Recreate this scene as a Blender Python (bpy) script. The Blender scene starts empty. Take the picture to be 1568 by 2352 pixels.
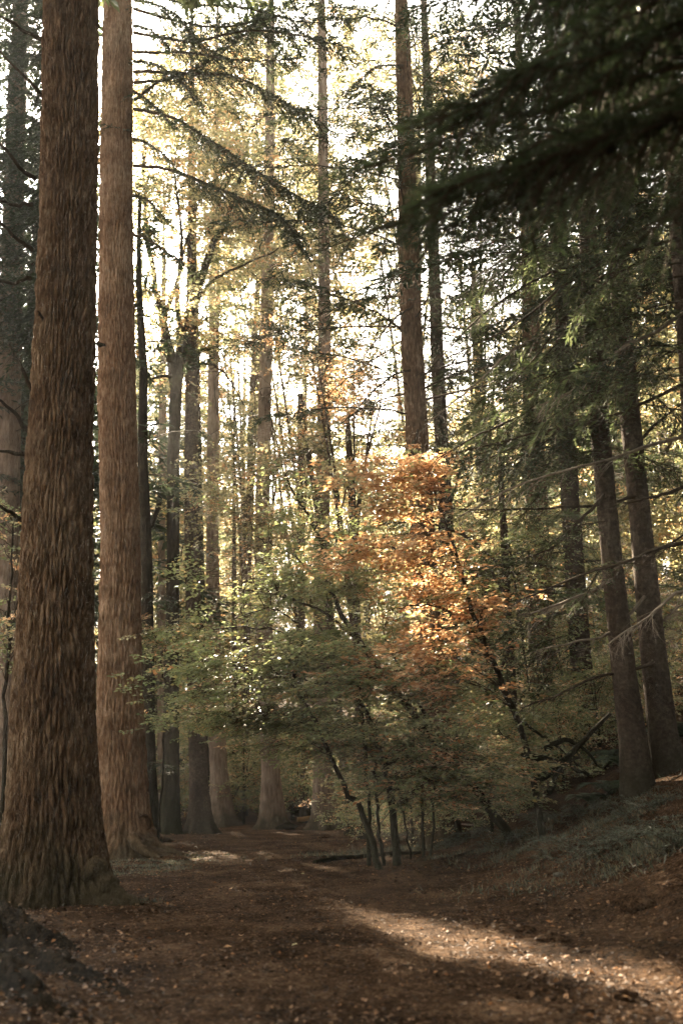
import bpy, math, random
import numpy as np
from mathutils import Matrix, Vector
rad = math.radians
scene = bpy.context.scene
COL = scene.collection

# ------------------------------------------------------------------ camera
CAM_Z = 1.27
PITCH, ROLL, FPX = rad(15.5), rad(1.3), 2287.0
cam_d = bpy.data.cameras.new('camera')
cam = bpy.data.objects.new('camera', cam_d)
COL.objects.link(cam)
cam_d.lens = 35.0
cam_d.sensor_width = 36.0
cam_d.clip_start = 0.05
cam_d.clip_end = 600.0
cam_d.dof.use_dof = True
cam_d.dof.focus_distance = 19.0
cam_d.dof.aperture_fstop = 1.4
CM = Matrix.Translation((0, 0, CAM_Z)) @ Matrix.Rotation(math.pi/2 + PITCH, 4, 'X') @ Matrix.Rotation(-ROLL, 4, 'Z')
cam.matrix_world = CM
scene.camera = cam
RM = np.array(CM.to_3x3())

# ------------------------------------------------------------------ sky, sun, exposure
SUN_AZ, SUN_EL = rad(-19.0), rad(32.0)          # azimuth from the view direction, towards the left
S = np.array([math.sin(SUN_AZ)*math.cos(SUN_EL), math.cos(SUN_AZ)*math.cos(SUN_EL), math.sin(SUN_EL)])
world = bpy.data.worlds.new('World')
scene.world = world
world.use_nodes = True
wn, wl = world.node_tree.nodes, world.node_tree.links
bg = wn['Background']
sky = wn.new('ShaderNodeTexSky')
sky.sky_type = 'NISHITA'
sky.sun_disc = False
sky.sun_elevation = SUN_EL
sky.sun_rotation = SUN_AZ                        # 0 is +Y
sky.air_density = 1.0
sky.dust_density = 4.0
sky.ozone_density = 0.6
hs = wn.new('ShaderNodeHueSaturation')
hs.inputs['Saturation'].default_value = 0.2
wl.new(sky.outputs[0], hs.inputs['Color'])
tint = wn.new('ShaderNodeMix'); tint.data_type = 'RGBA'; tint.blend_type = 'MULTIPLY'   # the photograph's warm white balance
tint.inputs['Factor'].default_value = 1.0; tint.inputs['B'].default_value = (1.0, 0.95, 0.86, 1)
wl.new(hs.outputs[0], tint.inputs['A'])
wl.new(tint.outputs['Result'], bg.inputs['Color'])
bg.inputs['Strength'].default_value = 0.05
sun_d = bpy.data.lights.new('sun', 'SUN')
sun_d.energy = 5.0
sun_d.angle = rad(0.53)
sun_d.color = (1.0, 0.84, 0.62)
sun = bpy.data.objects.new('sun', sun_d)
COL.objects.link(sun)
sun.rotation_euler = Vector(-S).to_track_quat('-Z', 'Y').to_euler()
scene.view_settings.view_transform = 'Standard'
scene.view_settings.look = 'None'
scene.view_settings.gamma = 1.0
scene.view_settings.exposure = 4.35
scene.view_settings.use_curve_mapping = False
cy = scene.cycles
cy.max_bounces = 5
cy.diffuse_bounces = 3
cy.glossy_bounces = 2
cy.transmission_bounces = 3
cy.volume_bounces = 0
cy.transparent_max_bounces = 4
cy.use_denoising = True
cy.sample_clamp_indirect = 6.0
cy.caustics_reflective = False
cy.caustics_refractive = False
HAZE_DENSITY = 0.0007

# ------------------------------------------------------------------ terrain
def terrain(x, y):
    x = np.asarray(x, float); y = np.asarray(y, float)
    x0 = np.clip(2.2 - 0.07*y, -0.6, 2.4)
    s = np.maximum(x - x0, 0)
    z = np.where(s < 3.2, 0.1*s*s, 1.024 + 0.5*(s-3.2))
    z = np.where(s > 20, 9.424 + 0.2*(s-20), z)
    l = np.maximum(-(x + 8), 0)
    z = z - np.where(l < 6, 0.02*l*l, 0.72 + 0.06*(l-6))
    far = np.maximum(y - 46, 0)
    z = z + 0.16*far
    b = np.clip((np.abs(x - (0.4-0.085*y)) - 1.0)/2.0, 0.25, 1)
    z = z + b*(0.05*np.sin(x*0.9 + y*0.41) + 0.035*np.sin(1.7*x - 1.13*y) + 0.02*np.sin(3.1*x+2.3*y))
    return z
CAM = np.array([0, 0, CAM_Z])

def raydir(px, py):
    d = RM @ np.array([(px - 784)/FPX, (1176 - py)/FPX, -1.0])
    return d/np.linalg.norm(d)

def at(px, py, Y):                                # the point where the sight line meets the upright plane y = Y
    d = raydir(px, py)
    return CAM + d*(Y/d[1])

def on_ground(px, py):
    d = raydir(px, py)
    t = 2.0
    for _ in range(4000):
        p = CAM + d*t
        if p[2] <= terrain(p[0], p[1]): break
        t += 0.01
    return CAM + d*t

# ------------------------------------------------------------------ noise
def hash2(i, j, seed):
    n = (i.astype(np.int64)*374761393 + j.astype(np.int64)*668265263 + seed*974634777) & 0x7fffffff
    n = ((n ^ (n >> 13))*1274126177) & 0x7fffffff
    n = n ^ (n >> 16)
    return (n & 0xffffff)/float(0xffffff)

def vnoise(u, v, nu, seed):                       # value noise, periodic in u
    iu = np.floor(u); iv = np.floor(v)
    fu = u - iu; fv = v - iv
    fu = fu*fu*(3-2*fu); fv = fv*fv*(3-2*fv)
    a = hash2(iu % nu, iv, seed); b = hash2((iu+1) % nu, iv, seed)
    c = hash2(iu % nu, iv+1, seed); d = hash2((iu+1) % nu, iv+1, seed)
    return (a*(1-fu)+b*fu)*(1-fv) + (c*(1-fu)+d*fu)*fv

def worley(u, v, nu, seed):
    iu = np.floor(u); iv = np.floor(v)
    f1 = np.full(u.shape, 9.0); f2 = np.full(u.shape, 9.0); idr = np.zeros(u.shape)
    for du in (-1, 0, 1):
        for dv in (-1, 0, 1):
            cu = iu+du; cv = iv+dv
            hx = hash2(cu % nu, cv, seed); hy = hash2(cu % nu, cv, seed+7)
            d = np.hypot(cu+hx-u, cv+hy-v)
            m = d < f1
            f2 = np.where(m, f1, np.minimum(f2, d))
            idr = np.where(m, hash2(cu % nu, cv, seed+13), idr)
            f1 = np.where(m, d, f1)
    return f1, f2, idr

# ------------------------------------------------------------------ mesh building
class MB:
    def __init__(s):
        s.v, s.f, s.m, s.n = [], [], [], 0
    def add(s, V, F, mat=0):
        V = np.asarray(V, np.float32).reshape(-1, 3); F = np.asarray(F, np.int32)
        if len(V) == 0 or len(F) == 0: return
        s.v.append(V); s.f.append(F + s.n)
        s.m.append(np.full(len(F), mat, np.int32) if np.isscalar(mat) else np.asarray(mat, np.int32))
        s.n += len(V)
    def mesh(s, name, mats, origin=(0, 0, 0)):
        me = bpy.data.meshes.new(name)
        V = np.concatenate(s.v) - np.asarray(origin, np.float32)
        me.vertices.add(len(V)); me.vertices.foreach_set('co', V.ravel())
        sizes = np.concatenate([np.full(len(f), f.shape[1], np.int32) for f in s.f])
        loops = np.concatenate([f.ravel() for f in s.f]).astype(np.int32)
        me.loops.add(len(loops)); me.loops.foreach_set('vertex_index', loops)
        me.polygons.add(len(sizes))
        st = np.zeros(len(sizes), np.int32); st[1:] = np.cumsum(sizes)[:-1]
        me.polygons.foreach_set('loop_start', st)
        for m in (mats if isinstance(mats, (list, tuple)) else [mats]): me.materials.append(m)
        me.polygons.foreach_set('material_index', np.concatenate(s.m))
        me.update(calc_edges=True)
        return me

def obj(name, mb, mats, parent=None, origin=None, label=None, cat=None, group=None, kind=None):
    """One mesh object; a child's vertices are given in world space and stored relative to its thing's base."""
    if parent is not None:
        p = parent; o_ = np.zeros(3)
        while p is not None:
            o_ = o_ + np.array(p.location); p = p.parent
        org = o_; loc = (0, 0, 0)
    else:
        org = np.array(origin if origin is not None else (0, 0, 0)); loc = tuple(org)
    me = mb.mesh(name, mats, org) if isinstance(mb, MB) else mb
    o = bpy.data.objects.new(name, me); COL.objects.link(o)
    o.location = loc
    if parent is not None: o.parent = parent
    tag(o, label, cat, group, kind)
    return o

def tag(o, label=None, cat=None, group=None, kind=None):
    if label: o['label'] = label
    if cat: o['category'] = cat
    if group: o['group'] = group
    if kind: o['kind'] = kind
    return o

def thing(name, loc, label, cat, group=None):
    o = bpy.data.objects.new(name, None); COL.objects.link(o)
    o.empty_display_size = 0.2
    o.location = tuple(float(c) for c in loc)
    return tag(o, label, cat, group)

def unit(a):
    return a/np.maximum(np.linalg.norm(a, axis=-1, keepdims=True), 1e-9)

def tube(pts, radii, n=8, cap=True):
    pts = np.asarray(pts, float); radii = np.asarray(radii, float)
    k = len(pts)
    t = unit(np.gradient(pts, axis=0))
    ref = np.array([0, 0, 1.0]) if abs(t[:, 2]).mean() < 0.8 else np.array([0, 1.0, 0])
    a = unit(np.cross(t, ref)); b = np.cross(t, a)
    th = np.linspace(0, 2*np.pi, n, endpoint=False)
    V = pts[:, None] + radii[:, None, None]*(np.cos(th)[None, :, None]*a[:, None] + np.sin(th)[None, :, None]*b[:, None])
    i = np.arange(k-1)[:, None]*n; j = np.arange(n)[None]; j2 = (j+1) % n
    F = np.stack([i+j, i+j2, i+n+j2, i+n+j], -1).reshape(-1, 4)
    return V.reshape(-1, 3), F

def prisms(p0, p1, r0, r1):                       # many three-sided tapered sticks at once
    p0 = np.asarray(p0, float); p1 = np.asarray(p1, float); n = len(p0)
    if n == 0: return np.zeros((0, 3)), np.zeros((0, 4), int)
    t = unit(p1-p0)
    ref = np.where(np.abs(t[:, 2:3]) < 0.8, np.array([[0, 0, 1.0]]), np.array([[1.0, 0, 0]]))
    a = unit(np.cross(t, ref)); b = np.cross(t, a)
    r0 = np.broadcast_to(np.asarray(r0, float), (n,)); r1 = np.broadcast_to(np.asarray(r1, float), (n,))
    V = np.zeros((n, 6, 3))
    for k in range(3):
        c = math.cos(2*math.pi*k/3)*a + math.sin(2*math.pi*k/3)*b
        V[:, k] = p0 + c*r0[:, None]; V[:, 3+k] = p1 + c*r1[:, None]
    base = np.arange(n)[:, None, None]*6
    F = np.array([[0, 1, 4, 3], [1, 2, 5, 4], [2, 0, 3, 5]])[None] + base
    return V.reshape(-1, 3), F.reshape(-1, 4)

def blades(pos, d, nrm, L, W, fold=0.18, wide=0.45):   # folded diamonds: leaves, needle sprays, litter
    n = len(pos)
    if n == 0: return np.zeros((0, 3)), np.zeros((0, 3), int)
    d = unit(d); s = unit(np.cross(d, nrm)); u = np.cross(s, d)
    L = np.broadcast_to(np.asarray(L, float), (n,))[:, None]; W = np.broadcast_to(np.asarray(W, float), (n,))[:, None]
    V = np.zeros((n, 4, 3))
    V[:, 0] = pos
    V[:, 1] = pos + d*L*wide + s*W*0.5 + u*W*fold
    V[:, 2] = pos + d*L
    V[:, 3] = pos + d*L*wide - s*W*0.5 + u*W*fold
    F = np.array([[0, 1, 2], [0, 2, 3]])[None] + np.arange(n)[:, None, None]*4
    return V.reshape(-1, 3), F.reshape(-1, 3)

def catmull(P, n):
    P = np.asarray(P, float)
    if len(P) == 2: return P[0] + (P[1]-P[0])*np.linspace(0, 1, n)[:, None]
    Q = np.vstack([2*P[0]-P[1], P, 2*P[-1]-P[-2]])
    out = []
    for t in np.linspace(0, len(P)-1-1e-6, n):
        i = int(t); f = t-i
        a, b, c, d = Q[i:i+4]
        out.append(0.5*(2*b + (c-a)*f + (2*a-5*b+4*c-d)*f*f + (3*b-a-3*c+d)*f**3))
    return np.array(out)

# ------------------------------------------------------------------ materials
def mat(name):
    m = bpy.data.materials.new(name); m.use_nodes = True
    return m, m.node_tree.nodes, m.node_tree.links, m.node_tree.nodes['Principled BSDF']

def ramp(nodes, stops):
    r = nodes.new('ShaderNodeValToRGB')
    e = r.color_ramp.elements
    while len(e) < len(stops): e.new(0.5)
    for k, (p, c) in enumerate(stops):
        e[k].position = p; e[k].color = (*c, 1)
    return r

def bark_mat(name, stops, scale=(9, 9, 1.6), bump=0.6, dist=0.02, moss=None, detail=6, noise_scale=1.5):
    m, n, l, b = mat(name)
    tc = n.new('ShaderNodeTexCoord'); mp = n.new('ShaderNodeMapping')
    mp.inputs['Scale'].default_value = scale
    l.new(tc.outputs['Object'], mp.inputs['Vector'])
    nz = n.new('ShaderNodeTexNoise'); nz.inputs['Scale'].default_value = noise_scale
    nz.inputs['Detail'].default_value = detail; nz.inputs['Roughness'].default_value = 0.65
    l.new(mp.outputs[0], nz.inputs['Vector'])
    big = n.new('ShaderNodeTexNoise'); big.inputs['Scale'].default_value = 1.1; big.inputs['Detail'].default_value = 3
    l.new(tc.outputs['Object'], big.inputs['Vector'])
    mx = n.new('ShaderNodeMath'); mx.operation = 'MULTIPLY_ADD'
    l.new(big.outputs['Fac'], mx.inputs[0]); mx.inputs[1].default_value = 0.7; 
    sub = n.new('ShaderNodeMath'); sub.operation = 'SUBTRACT'; l.new(nz.outputs['Fac'], sub.inputs[0]); sub.inputs[1].default_value = 0.35
    l.new(sub.outputs[0], mx.inputs[2])
    r = ramp(n, stops)
    mp3 = n.new('ShaderNodeMapping'); mp3.inputs['Scale'].default_value = (scale[0]*1.5, scale[1]*1.5, scale[2]*.9)
    l.new(tc.outputs['Object'], mp3.inputs['Vector'])
    wob = n.new('ShaderNodeMix'); wob.data_type = 'RGBA'; wob.blend_type = 'ADD'; wob.inputs['Factor'].default_value = 0.55
    l.new(mp3.outputs[0], wob.inputs['A']); l.new(nz.outputs['Color'], wob.inputs['B'])
    pl = n.new('ShaderNodeTexVoronoi'); pl.inputs['Scale'].default_value = 1.0
    l.new(wob.outputs['Result'], pl.inputs['Vector'])
    ps = n.new('ShaderNodeSeparateColor'); l.new(pl.outputs['Color'], ps.inputs[0])
    pa = n.new('ShaderNodeMath'); pa.operation = 'MULTIPLY_ADD'; l.new(ps.outputs[0], pa.inputs[0]); pa.inputs[1].default_value = 0.16
    ph = n.new('ShaderNodeMath'); ph.operation = 'SUBTRACT'; l.new(mx.outputs[0], ph.inputs[0]); ph.inputs[1].default_value = 0.07
    l.new(ph.outputs[0], pa.inputs[2]); l.new(pa.outputs[0], r.inputs[0])
    col = r.outputs[0]
    if moss:
        g = n.new('ShaderNodeTexNoise'); g.inputs['Scale'].default_value = 2.3; g.inputs['Detail'].default_value = 5
        l.new(tc.outputs['Object'], g.inputs['Vector'])
        sx = n.new('ShaderNodeSeparateXYZ'); l.new(tc.outputs['Object'], sx.inputs[0])
        mr = n.new('ShaderNodeMapRange'); mr.inputs[1].default_value = moss[2]; mr.inputs[2].default_value = 0.0
        mr.inputs[3].default_value = 0.0; mr.inputs[4].default_value = 0.55
        l.new(sx.outputs['Z'], mr.inputs[0])
        ad = n.new('ShaderNodeMath'); ad.operation = 'ADD'; l.new(g.outputs['Fac'], ad.inputs[0]); l.new(mr.outputs[0], ad.inputs[1])
        rr = ramp(n, [(0.5, (0, 0, 0)), (0.95, (1, 1, 1))]); l.new(ad.outputs[0], rr.inputs[0])
        mm = n.new('ShaderNodeMath'); mm.operation = 'MULTIPLY'; mm.inputs[1].default_value = moss[1]; l.new(rr.outputs[0], mm.inputs[0])
        mix = n.new('ShaderNodeMix'); mix.data_type = 'RGBA'
        l.new(mm.outputs[0], mix.inputs['Factor']); l.new(col, mix.inputs['A']); mix.inputs['B'].default_value = (*moss[0], 1)
        col = mix.outputs['Result']
    l.new(col, b.inputs['Base Color'])
    b.inputs['Roughness'].default_value = 0.9
    b.inputs['Specular IOR Level'].default_value = 0.04
    mp2 = n.new('ShaderNodeMapping'); mp2.inputs['Scale'].default_value = (scale[0]*3.2, scale[1]*3.2, scale[2]*4)
    l.new(tc.outputs['Object'], mp2.inputs['Vector'])
    vo = n.new('ShaderNodeTexVoronoi'); vo.feature = 'DISTANCE_TO_EDGE'; vo.inputs['Scale'].default_value = 1.0
    l.new(mp2.outputs[0], vo.inputs['Vector'])
    vm = n.new('ShaderNodeMath'); vm.operation = 'MINIMUM'; l.new(vo.outputs['Distance'], vm.inputs[0]); vm.inputs[1].default_value = 0.25
    va = n.new('ShaderNodeMath'); va.operation = 'MULTIPLY_ADD'; l.new(vm.outputs[0], va.inputs[0]); va.inputs[1].default_value = 2.0; l.new(nz.outputs['Fac'], va.inputs[2])
    bp = n.new('ShaderNodeBump'); bp.inputs['Strength'].default_value = bump; bp.inputs['Distance'].default_value = dist
    l.new(va.outputs[0], bp.inputs['Height']); l.new(bp.outputs[0], b.inputs['Normal'])
    return m

def leaf_mat(name, stops, trans=0.45, tgain=1.8, rough=0.5, spec=0.4):
    m, n, l, b = mat(name)
    g = n.new('ShaderNodeNewGeometry')
    r = ramp(n, stops); l.new(g.outputs['Random Per Island'], r.inputs[0])
    l.new(r.outputs[0], b.inputs['Base Color'])
    b.inputs['Roughness'].default_value = rough
    b.inputs['Specular IOR Level'].default_value = spec
    t = n.new('ShaderNodeBsdfTranslucent')
    hs = n.new('ShaderNodeHueSaturation'); hs.inputs['Value'].default_value = tgain; hs.inputs['Saturation'].default_value = 0.95
    l.new(r.outputs[0], hs.inputs['Color']); l.new(hs.outputs[0], t.inputs['Color'])
    ms = n.new('ShaderNodeMixShader'); ms.inputs[0].default_value = trans
    l.new(b.outputs[0], ms.inputs[1]); l.new(t.outputs[0], ms.inputs[2])
    l.new(ms.outputs[0], n['Material Output'].inputs['Surface'])
    return m

MOSS = (0.017, 0.018, 0.009)
M = {}
M['bark_brown'] = bark_mat('bark_brown', [(0.2, (0.036, 0.021, 0.012)), (0.5, (0.125, 0.077, 0.044)), (0.75, (0.25, 0.175, 0.110))], (14, 14, 4.2), 1.0, 0.022, (MOSS, 0.8, 1.1))
M['bark_rose'] = bark_mat('bark_rose', [(0.2, (0.075, 0.040, 0.022)), (0.5, (0.205, 0.122, 0.070)), (0.75, (0.35, 0.24, 0.155))], (14, 14, 4.2), 1.0, 0.022, (MOSS, 0.8, 1.0))
M['bark_far'] = bark_mat('bark_far', [(0.25, (0.10, 0.068, 0.046)), (0.5, (0.20, 0.145, 0.105)), (0.8, (0.30, 0.235, 0.18))], (9, 9, 1.6), 0.9, 0.03, (MOSS, 0.8, 1.0))
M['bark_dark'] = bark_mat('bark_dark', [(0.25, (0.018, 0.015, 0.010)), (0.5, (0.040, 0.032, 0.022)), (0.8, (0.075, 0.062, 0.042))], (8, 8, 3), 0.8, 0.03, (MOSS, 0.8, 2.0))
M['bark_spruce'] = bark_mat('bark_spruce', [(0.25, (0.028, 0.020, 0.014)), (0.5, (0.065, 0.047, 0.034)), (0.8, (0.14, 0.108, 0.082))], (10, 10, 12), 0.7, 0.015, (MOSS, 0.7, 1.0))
M['twig'] = bark_mat('twig', [(0.25, (0.030, 0.022, 0.015)), (0.6, (0.070, 0.052, 0.036))], (6, 6, 6), 0.3, 0.005)
M['twig_pale'] = bark_mat('twig_pale', [(0.25, (0.10, 0.08, 0.06)), (0.6, (0.22, 0.18, 0.14))], (6, 6, 6), 0.3, 0.005)
M['needles'] = leaf_mat('needles', [(0.0, (0.030, 0.042, 0.016)), (0.5, (0.054, 0.070, 0.027)), (1.0, (0.092, 0.104, 0.044))], 0.38, 1.7, 0.5, 0.3)
M['needles_dark'] = leaf_mat('needles_dark', [(0.0, (0.013, 0.021, 0.009)), (1.0, (0.034, 0.048, 0.019))], 0.25, 1.6, 0.5, 0.3)
M['leaf_green'] = leaf_mat('leaf_green', [(0.0, (0.095, 0.122, 0.046)), (0.5, (0.145, 0.168, 0.066)), (0.9, (0.195, 0.195, 0.076)), (1.0, (0.30, 0.21, 0.065))], 0.42, 1.8, 0.42, 0.6)
M['leaf_orange'] = leaf_mat('leaf_orange', [(0.0, (0.22, 0.098, 0.032)), (0.5, (0.37, 0.195, 0.080)), (1.0, (0.50, 0.36, 0.20))], 0.5, 1.9, 0.42, 0.6)
M['leaf_yellow'] = leaf_mat('leaf_yellow', [(0.0, (0.18, 0.165, 0.085)), (0.5, (0.29, 0.265, 0.145)), (0.88, (0.37, 0.31, 0.16)), (1.0, (0.42, 0.24, 0.09))], 0.5, 1.7, 0.5, 0.3)
M['leaf_olive'] = leaf_mat('leaf_olive', [(0.0, (0.085, 0.090, 0.042)), (0.6, (0.16, 0.155, 0.072)), (1.0, (0.27, 0.21, 0.08))], 0.48, 1.8, 0.5, 0.3)
M['grass'] = leaf_mat('grass', [(0.0, (0.030, 0.036, 0.022)), (0.6, (0.060, 0.066, 0.042)), (1.0, (0.14, 0.11, 0.06))], 0.3, 1.4, 0.5, 0.3)
M['fern'] = leaf_mat('fern', [(0.0, (0.040, 0.062, 0.032)), (1.0, (0.095, 0.120, 0.065))], 0.35, 1.5, 0.45, 0.4)
M['feathery'] = leaf_mat('feathery', [(0.0, (0.030, 0.040, 0.026)), (1.0, (0.085, 0.098, 0.066))], 0.3, 1.4, 0.5, 0.3)
M['litter'] = leaf_mat('litter', [(0.0, (0.012, 0.007, 0.004)), (0.30, (0.050, 0.028, 0.016)), (0.70, (0.13, 0.078, 0.043)), (0.95, (0.20, 0.11, 0.055)), (0.98, (0.28, 0.12, 0.04)), (1.0, (0.28, 0.19, 0.11))], 0.1, 1.2, 0.75, 0.12)

def ground_mat(name, stops):
    m, n, l, b = mat(name)
    tc = n.new('ShaderNodeTexCoord')
    n1 = n.new('ShaderNodeTexNoise'); n1.inputs['Scale'].default_value = 38; n1.inputs['Detail'].default_value = 8; n1.inputs['Roughness'].default_value = 0.75
    n2 = n.new('ShaderNodeTexNoise'); n2.inputs['Scale'].default_value = 0.9; n2.inputs['Detail'].default_value = 4
    vo = n.new('ShaderNodeTexVoronoi'); vo.inputs['Scale'].default_value = 52
    for q in (n1, n2, vo): l.new(tc.outputs['Object'], q.inputs['Vector'])
    n3 = n.new('ShaderNodeTexNoise'); n3.inputs['Scale'].default_value = 7.5; n3.inputs['Detail'].default_value = 5; n3.inputs['Roughness'].default_value = 0.7
    l.new(tc.outputs['Object'], n3.inputs['Vector'])
    n23 = n.new('ShaderNodeMath'); n23.operation = 'ADD'; l.new(n2.outputs['Fac'], n23.inputs[0]); l.new(n3.outputs['Fac'], n23.inputs[1])
    a = n.new('ShaderNodeMath'); a.operation = 'MULTIPLY_ADD'; l.new(n23.outputs[0], a.inputs[0]); a.inputs[1].default_value = 0.62
    s_ = n.new('ShaderNodeMath'); s_.operation = 'MULTIPLY_ADD'; l.new(vo.outputs['Color'], s_.inputs[0]); s_.inputs[1].default_value = 0.3
    l.new(n1.outputs['Fac'], s_.inputs[2])
    sb = n.new('ShaderNodeMath'); sb.operation = 'SUBTRACT'; l.new(s_.outputs[0], sb.inputs[0]); sb.inputs[1].default_value = 0.76
    l.new(sb.outputs[0], a.inputs[2])
    r = ramp(n, stops); l.new(a.outputs[0], r.inputs[0])
    l.new(r.outputs[0], b.inputs['Base Color'])
    b.inputs['Roughness'].default_value = 0.95; b.inputs['Specular IOR Level'].default_value = 0.02
    bp = n.new('ShaderNodeBump'); bp.inputs['Strength'].default_value = 1.0; bp.inputs['Distance'].default_value = 0.08
    l.new(s_.outputs[0], bp.inputs['Height']); l.new(bp.outputs[0], b.inputs['Normal'])
    return m
M['earth'] = ground_mat('earth', [(0.34, (0.010, 0.0055, 0.0025)), (0.5, (0.050, 0.026, 0.012)), (0.64, (0.095, 0.056, 0.030)), (0.80, (0.17, 0.108, 0.065))])
M['path'] = ground_mat('path', [(0.34, (0.012, 0.0065, 0.003)), (0.5, (0.056, 0.030, 0.014)), (0.64, (0.108, 0.065, 0.037)), (0.80, (0.18, 0.118, 0.072))])
M['moss'] = ground_mat('moss', [(0.2, (0.008, 0.008, 0.004)), (0.5, (0.018, 0.016, 0.008)), (0.9, (0.045, 0.036, 0.018))])
M['root_shade'] = ground_mat('root_shade', [(0.3, (0.004, 0.003, 0.002)), (0.5, (0.014, 0.010, 0.005)), (0.75, (0.045, 0.030, 0.016))])  # root colour darkened to stand in for the shade over it
M['stone'] = ground_mat('stone', [(0.2, (0.05, 0.05, 0.04)), (0.6, (0.13, 0.125, 0.10)), (0.95, (0.20, 0.19, 0.16))])
M['cut_wood'] = ground_mat('cut_wood', [(0.2, (0.18, 0.10, 0.05)), (0.6, (0.30, 0.19, 0.09)), (0.95, (0.4, 0.27, 0.15))])

# ------------------------------------------------------------------ what the sun reaches: gaps cut in the crowns to let it through
PATCH_PX = [(690, 2062), (780, 2062), (900, 2090), (1060, 2115), (1300, 2170), (1568, 2232), (1760, 2275),
            (1760, 2430), (1568, 2345), (1300, 2262), (1100, 2215), (930, 2198), (870, 2165), (760, 2095)]
PATCH = np.array([on_ground(*p)[:2] for p in PATCH_PX])
def in_poly(x, y, P):
    c = np.zeros(x.shape, bool)
    j = len(P)-1
    for i in range(len(P)):
        xi, yi = P[i]; xj, yj = P[j]
        c ^= ((yi > y) != (yj > y)) & (x < (xj-xi)*(y-yi)/(yj-yi+1e-12)+xi)
        j = i
    return c
GAPS = []                                         # (point, radius) kept in the sun
def gap(p, r): GAPS.append((np.asarray(p, float), r))

def sunlit_gap(P, near_only=False):
    """True where something at P would shade the sunlit strip of path, the orange beech or the slope trunks."""
    P = np.asarray(P, float)
    t = P[:, 2]/S[2]
    G = P - S*t[:, None]
    t = (P[:, 2]-terrain(G[:, 0], G[:, 1]))/S[2]
    G = P - S*t[:, None]
    G = G + np.random.default_rng(3).normal(0, .15, G.shape)
    hit = in_poly(G[:, 0], G[:, 1], PATCH) & (P[:, 2] > 0.6)
    for c, r in GAPS:
        if near_only and c[1] > 20: continue
        v = P - c
        a = v @ S
        d2 = (v*v).sum(1) - a*a
        hit |= (a > r*1.0+0.6) & (d2 < r*r)
    return hit
for (px, py, r) in [(985, 1090, 0.55), (1000, 1190, 0.5), (960, 1290, 0.4), (1060, 1330, 0.45), (1110, 1390, 0.45), (1000, 1430, 0.5), (1090, 1480, 0.35)]:
    gap(at(px, py, 17.0), r)
for (px, py, Y, r) in [(720, 1300, 18, .25), (860, 1470, 17.3, .25), (900, 1330, 17.5, .25),
                       (1380, 800, 15, .4), (1230, 880, 15, .5), (1290, 1420, 15.3, .4), (1150, 1000, 15, .5), (1100, 720, 15, .5), (1250, 620, 15, .5), (1180, 1260, 15.3, .4), (1450, 1130, 15.5, .3),
                       (690, 1130, 18, .6), (830, 1225, 18, .6), (560, 700, 40, 3.0), (700, 560, 40, 3.0), (700, 860, 40, 2.6), (640, 1040, 30, 1.6), (770, 1040, 30, 1.4), (450, 480, 31, 2.4), (430, 760, 31, 2), (800, 880, 26, 1.0), (1080, 560, 36, 2.2), (1110, 860, 36, 2.2), (1420, 700, 30, 1.8), (1520, 1050, 28, 2.0), (1150, 1250, 24, .8), (900, 250, 42, 2.5), (520, 330, 47, 3), (1540, 1250, 27, 1.5),
                       (1345, 560, 16, .3), (1360, 800, 16, .3), (1380, 1050, 16, .3), (1400, 1260, 16, .3), (1480, 1600, 16.3, .35), (1460, 1300, 16.3, .3), (1430, 1000, 16.3, .35),
                       (1410, 700, 16.3, .3), (1500, 1740, 16.3, .35), (1540, 1830, 14.5, .4), (1480, 1850, 14.5, .25), (1545, 500, 13.5, .3)]:
    gap(at(px, py, Y), r)

# ------------------------------------------------------------------ the ground
def grid_axis(lo, hi, near, n_near, n_far):
    a = np.linspace(-near, near, n_near)
    g = np.linspace(0, 1, n_far+1)[1:]**1.6
    return np.concatenate([(-near + (lo+near)*g)[::-1], a, near + (hi-near)*g])
gx = grid_axis(-75, 75, 6, 85, 36)
gy = np.concatenate([np.linspace(-35, 2, 20)[:-1], np.linspace(2, 26, 121), 26 + (140-26)*np.linspace(0, 1, 71)[1:]**1.5])
X, Y_ = np.meshgrid(gx, gy)
Z = terrain(X, Y_)
Z = Z + 0.03*(vnoise(X*2.1+400, Y_*2.1+400, 100000, 3)-0.5) + 0.03*(vnoise(X*6+900, Y_*6+900, 100000, 5)-0.5)
V = np.stack([X, Y_, Z], -1).reshape(-1, 3)
nxg = len(gx)
ii, jj = np.meshgrid(np.arange(len(gy)-1), np.arange(nxg-1), indexing='ij')
F = np.stack([ii*nxg+jj, ii*nxg+jj+1, (ii+1)*nxg+jj+1, (ii+1)*nxg+jj], -1).reshape(-1, 4)
fc = V[F].mean(1)
wob = 0.35*np.sin(fc[:, 1]*0.7) + 0.2*np.sin(fc[:, 1]*1.9+1)
on_path = (np.abs(fc[:, 0] - (0.55 - 0.1*fc[:, 1]) + wob*0.5) < 1.35 + wob*0.3) & (fc[:, 1] < 60)
for nm, sel, mt in (('forest_floor', ~on_path, 'earth'), ('footpath', on_path, 'path')):
    used, inv = np.unique(F[sel], return_inverse=True)
    mb = MB(); mb.add(V[used], inv.reshape(-1, 4)); obj(nm, mb, M[mt], kind='structure')

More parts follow.
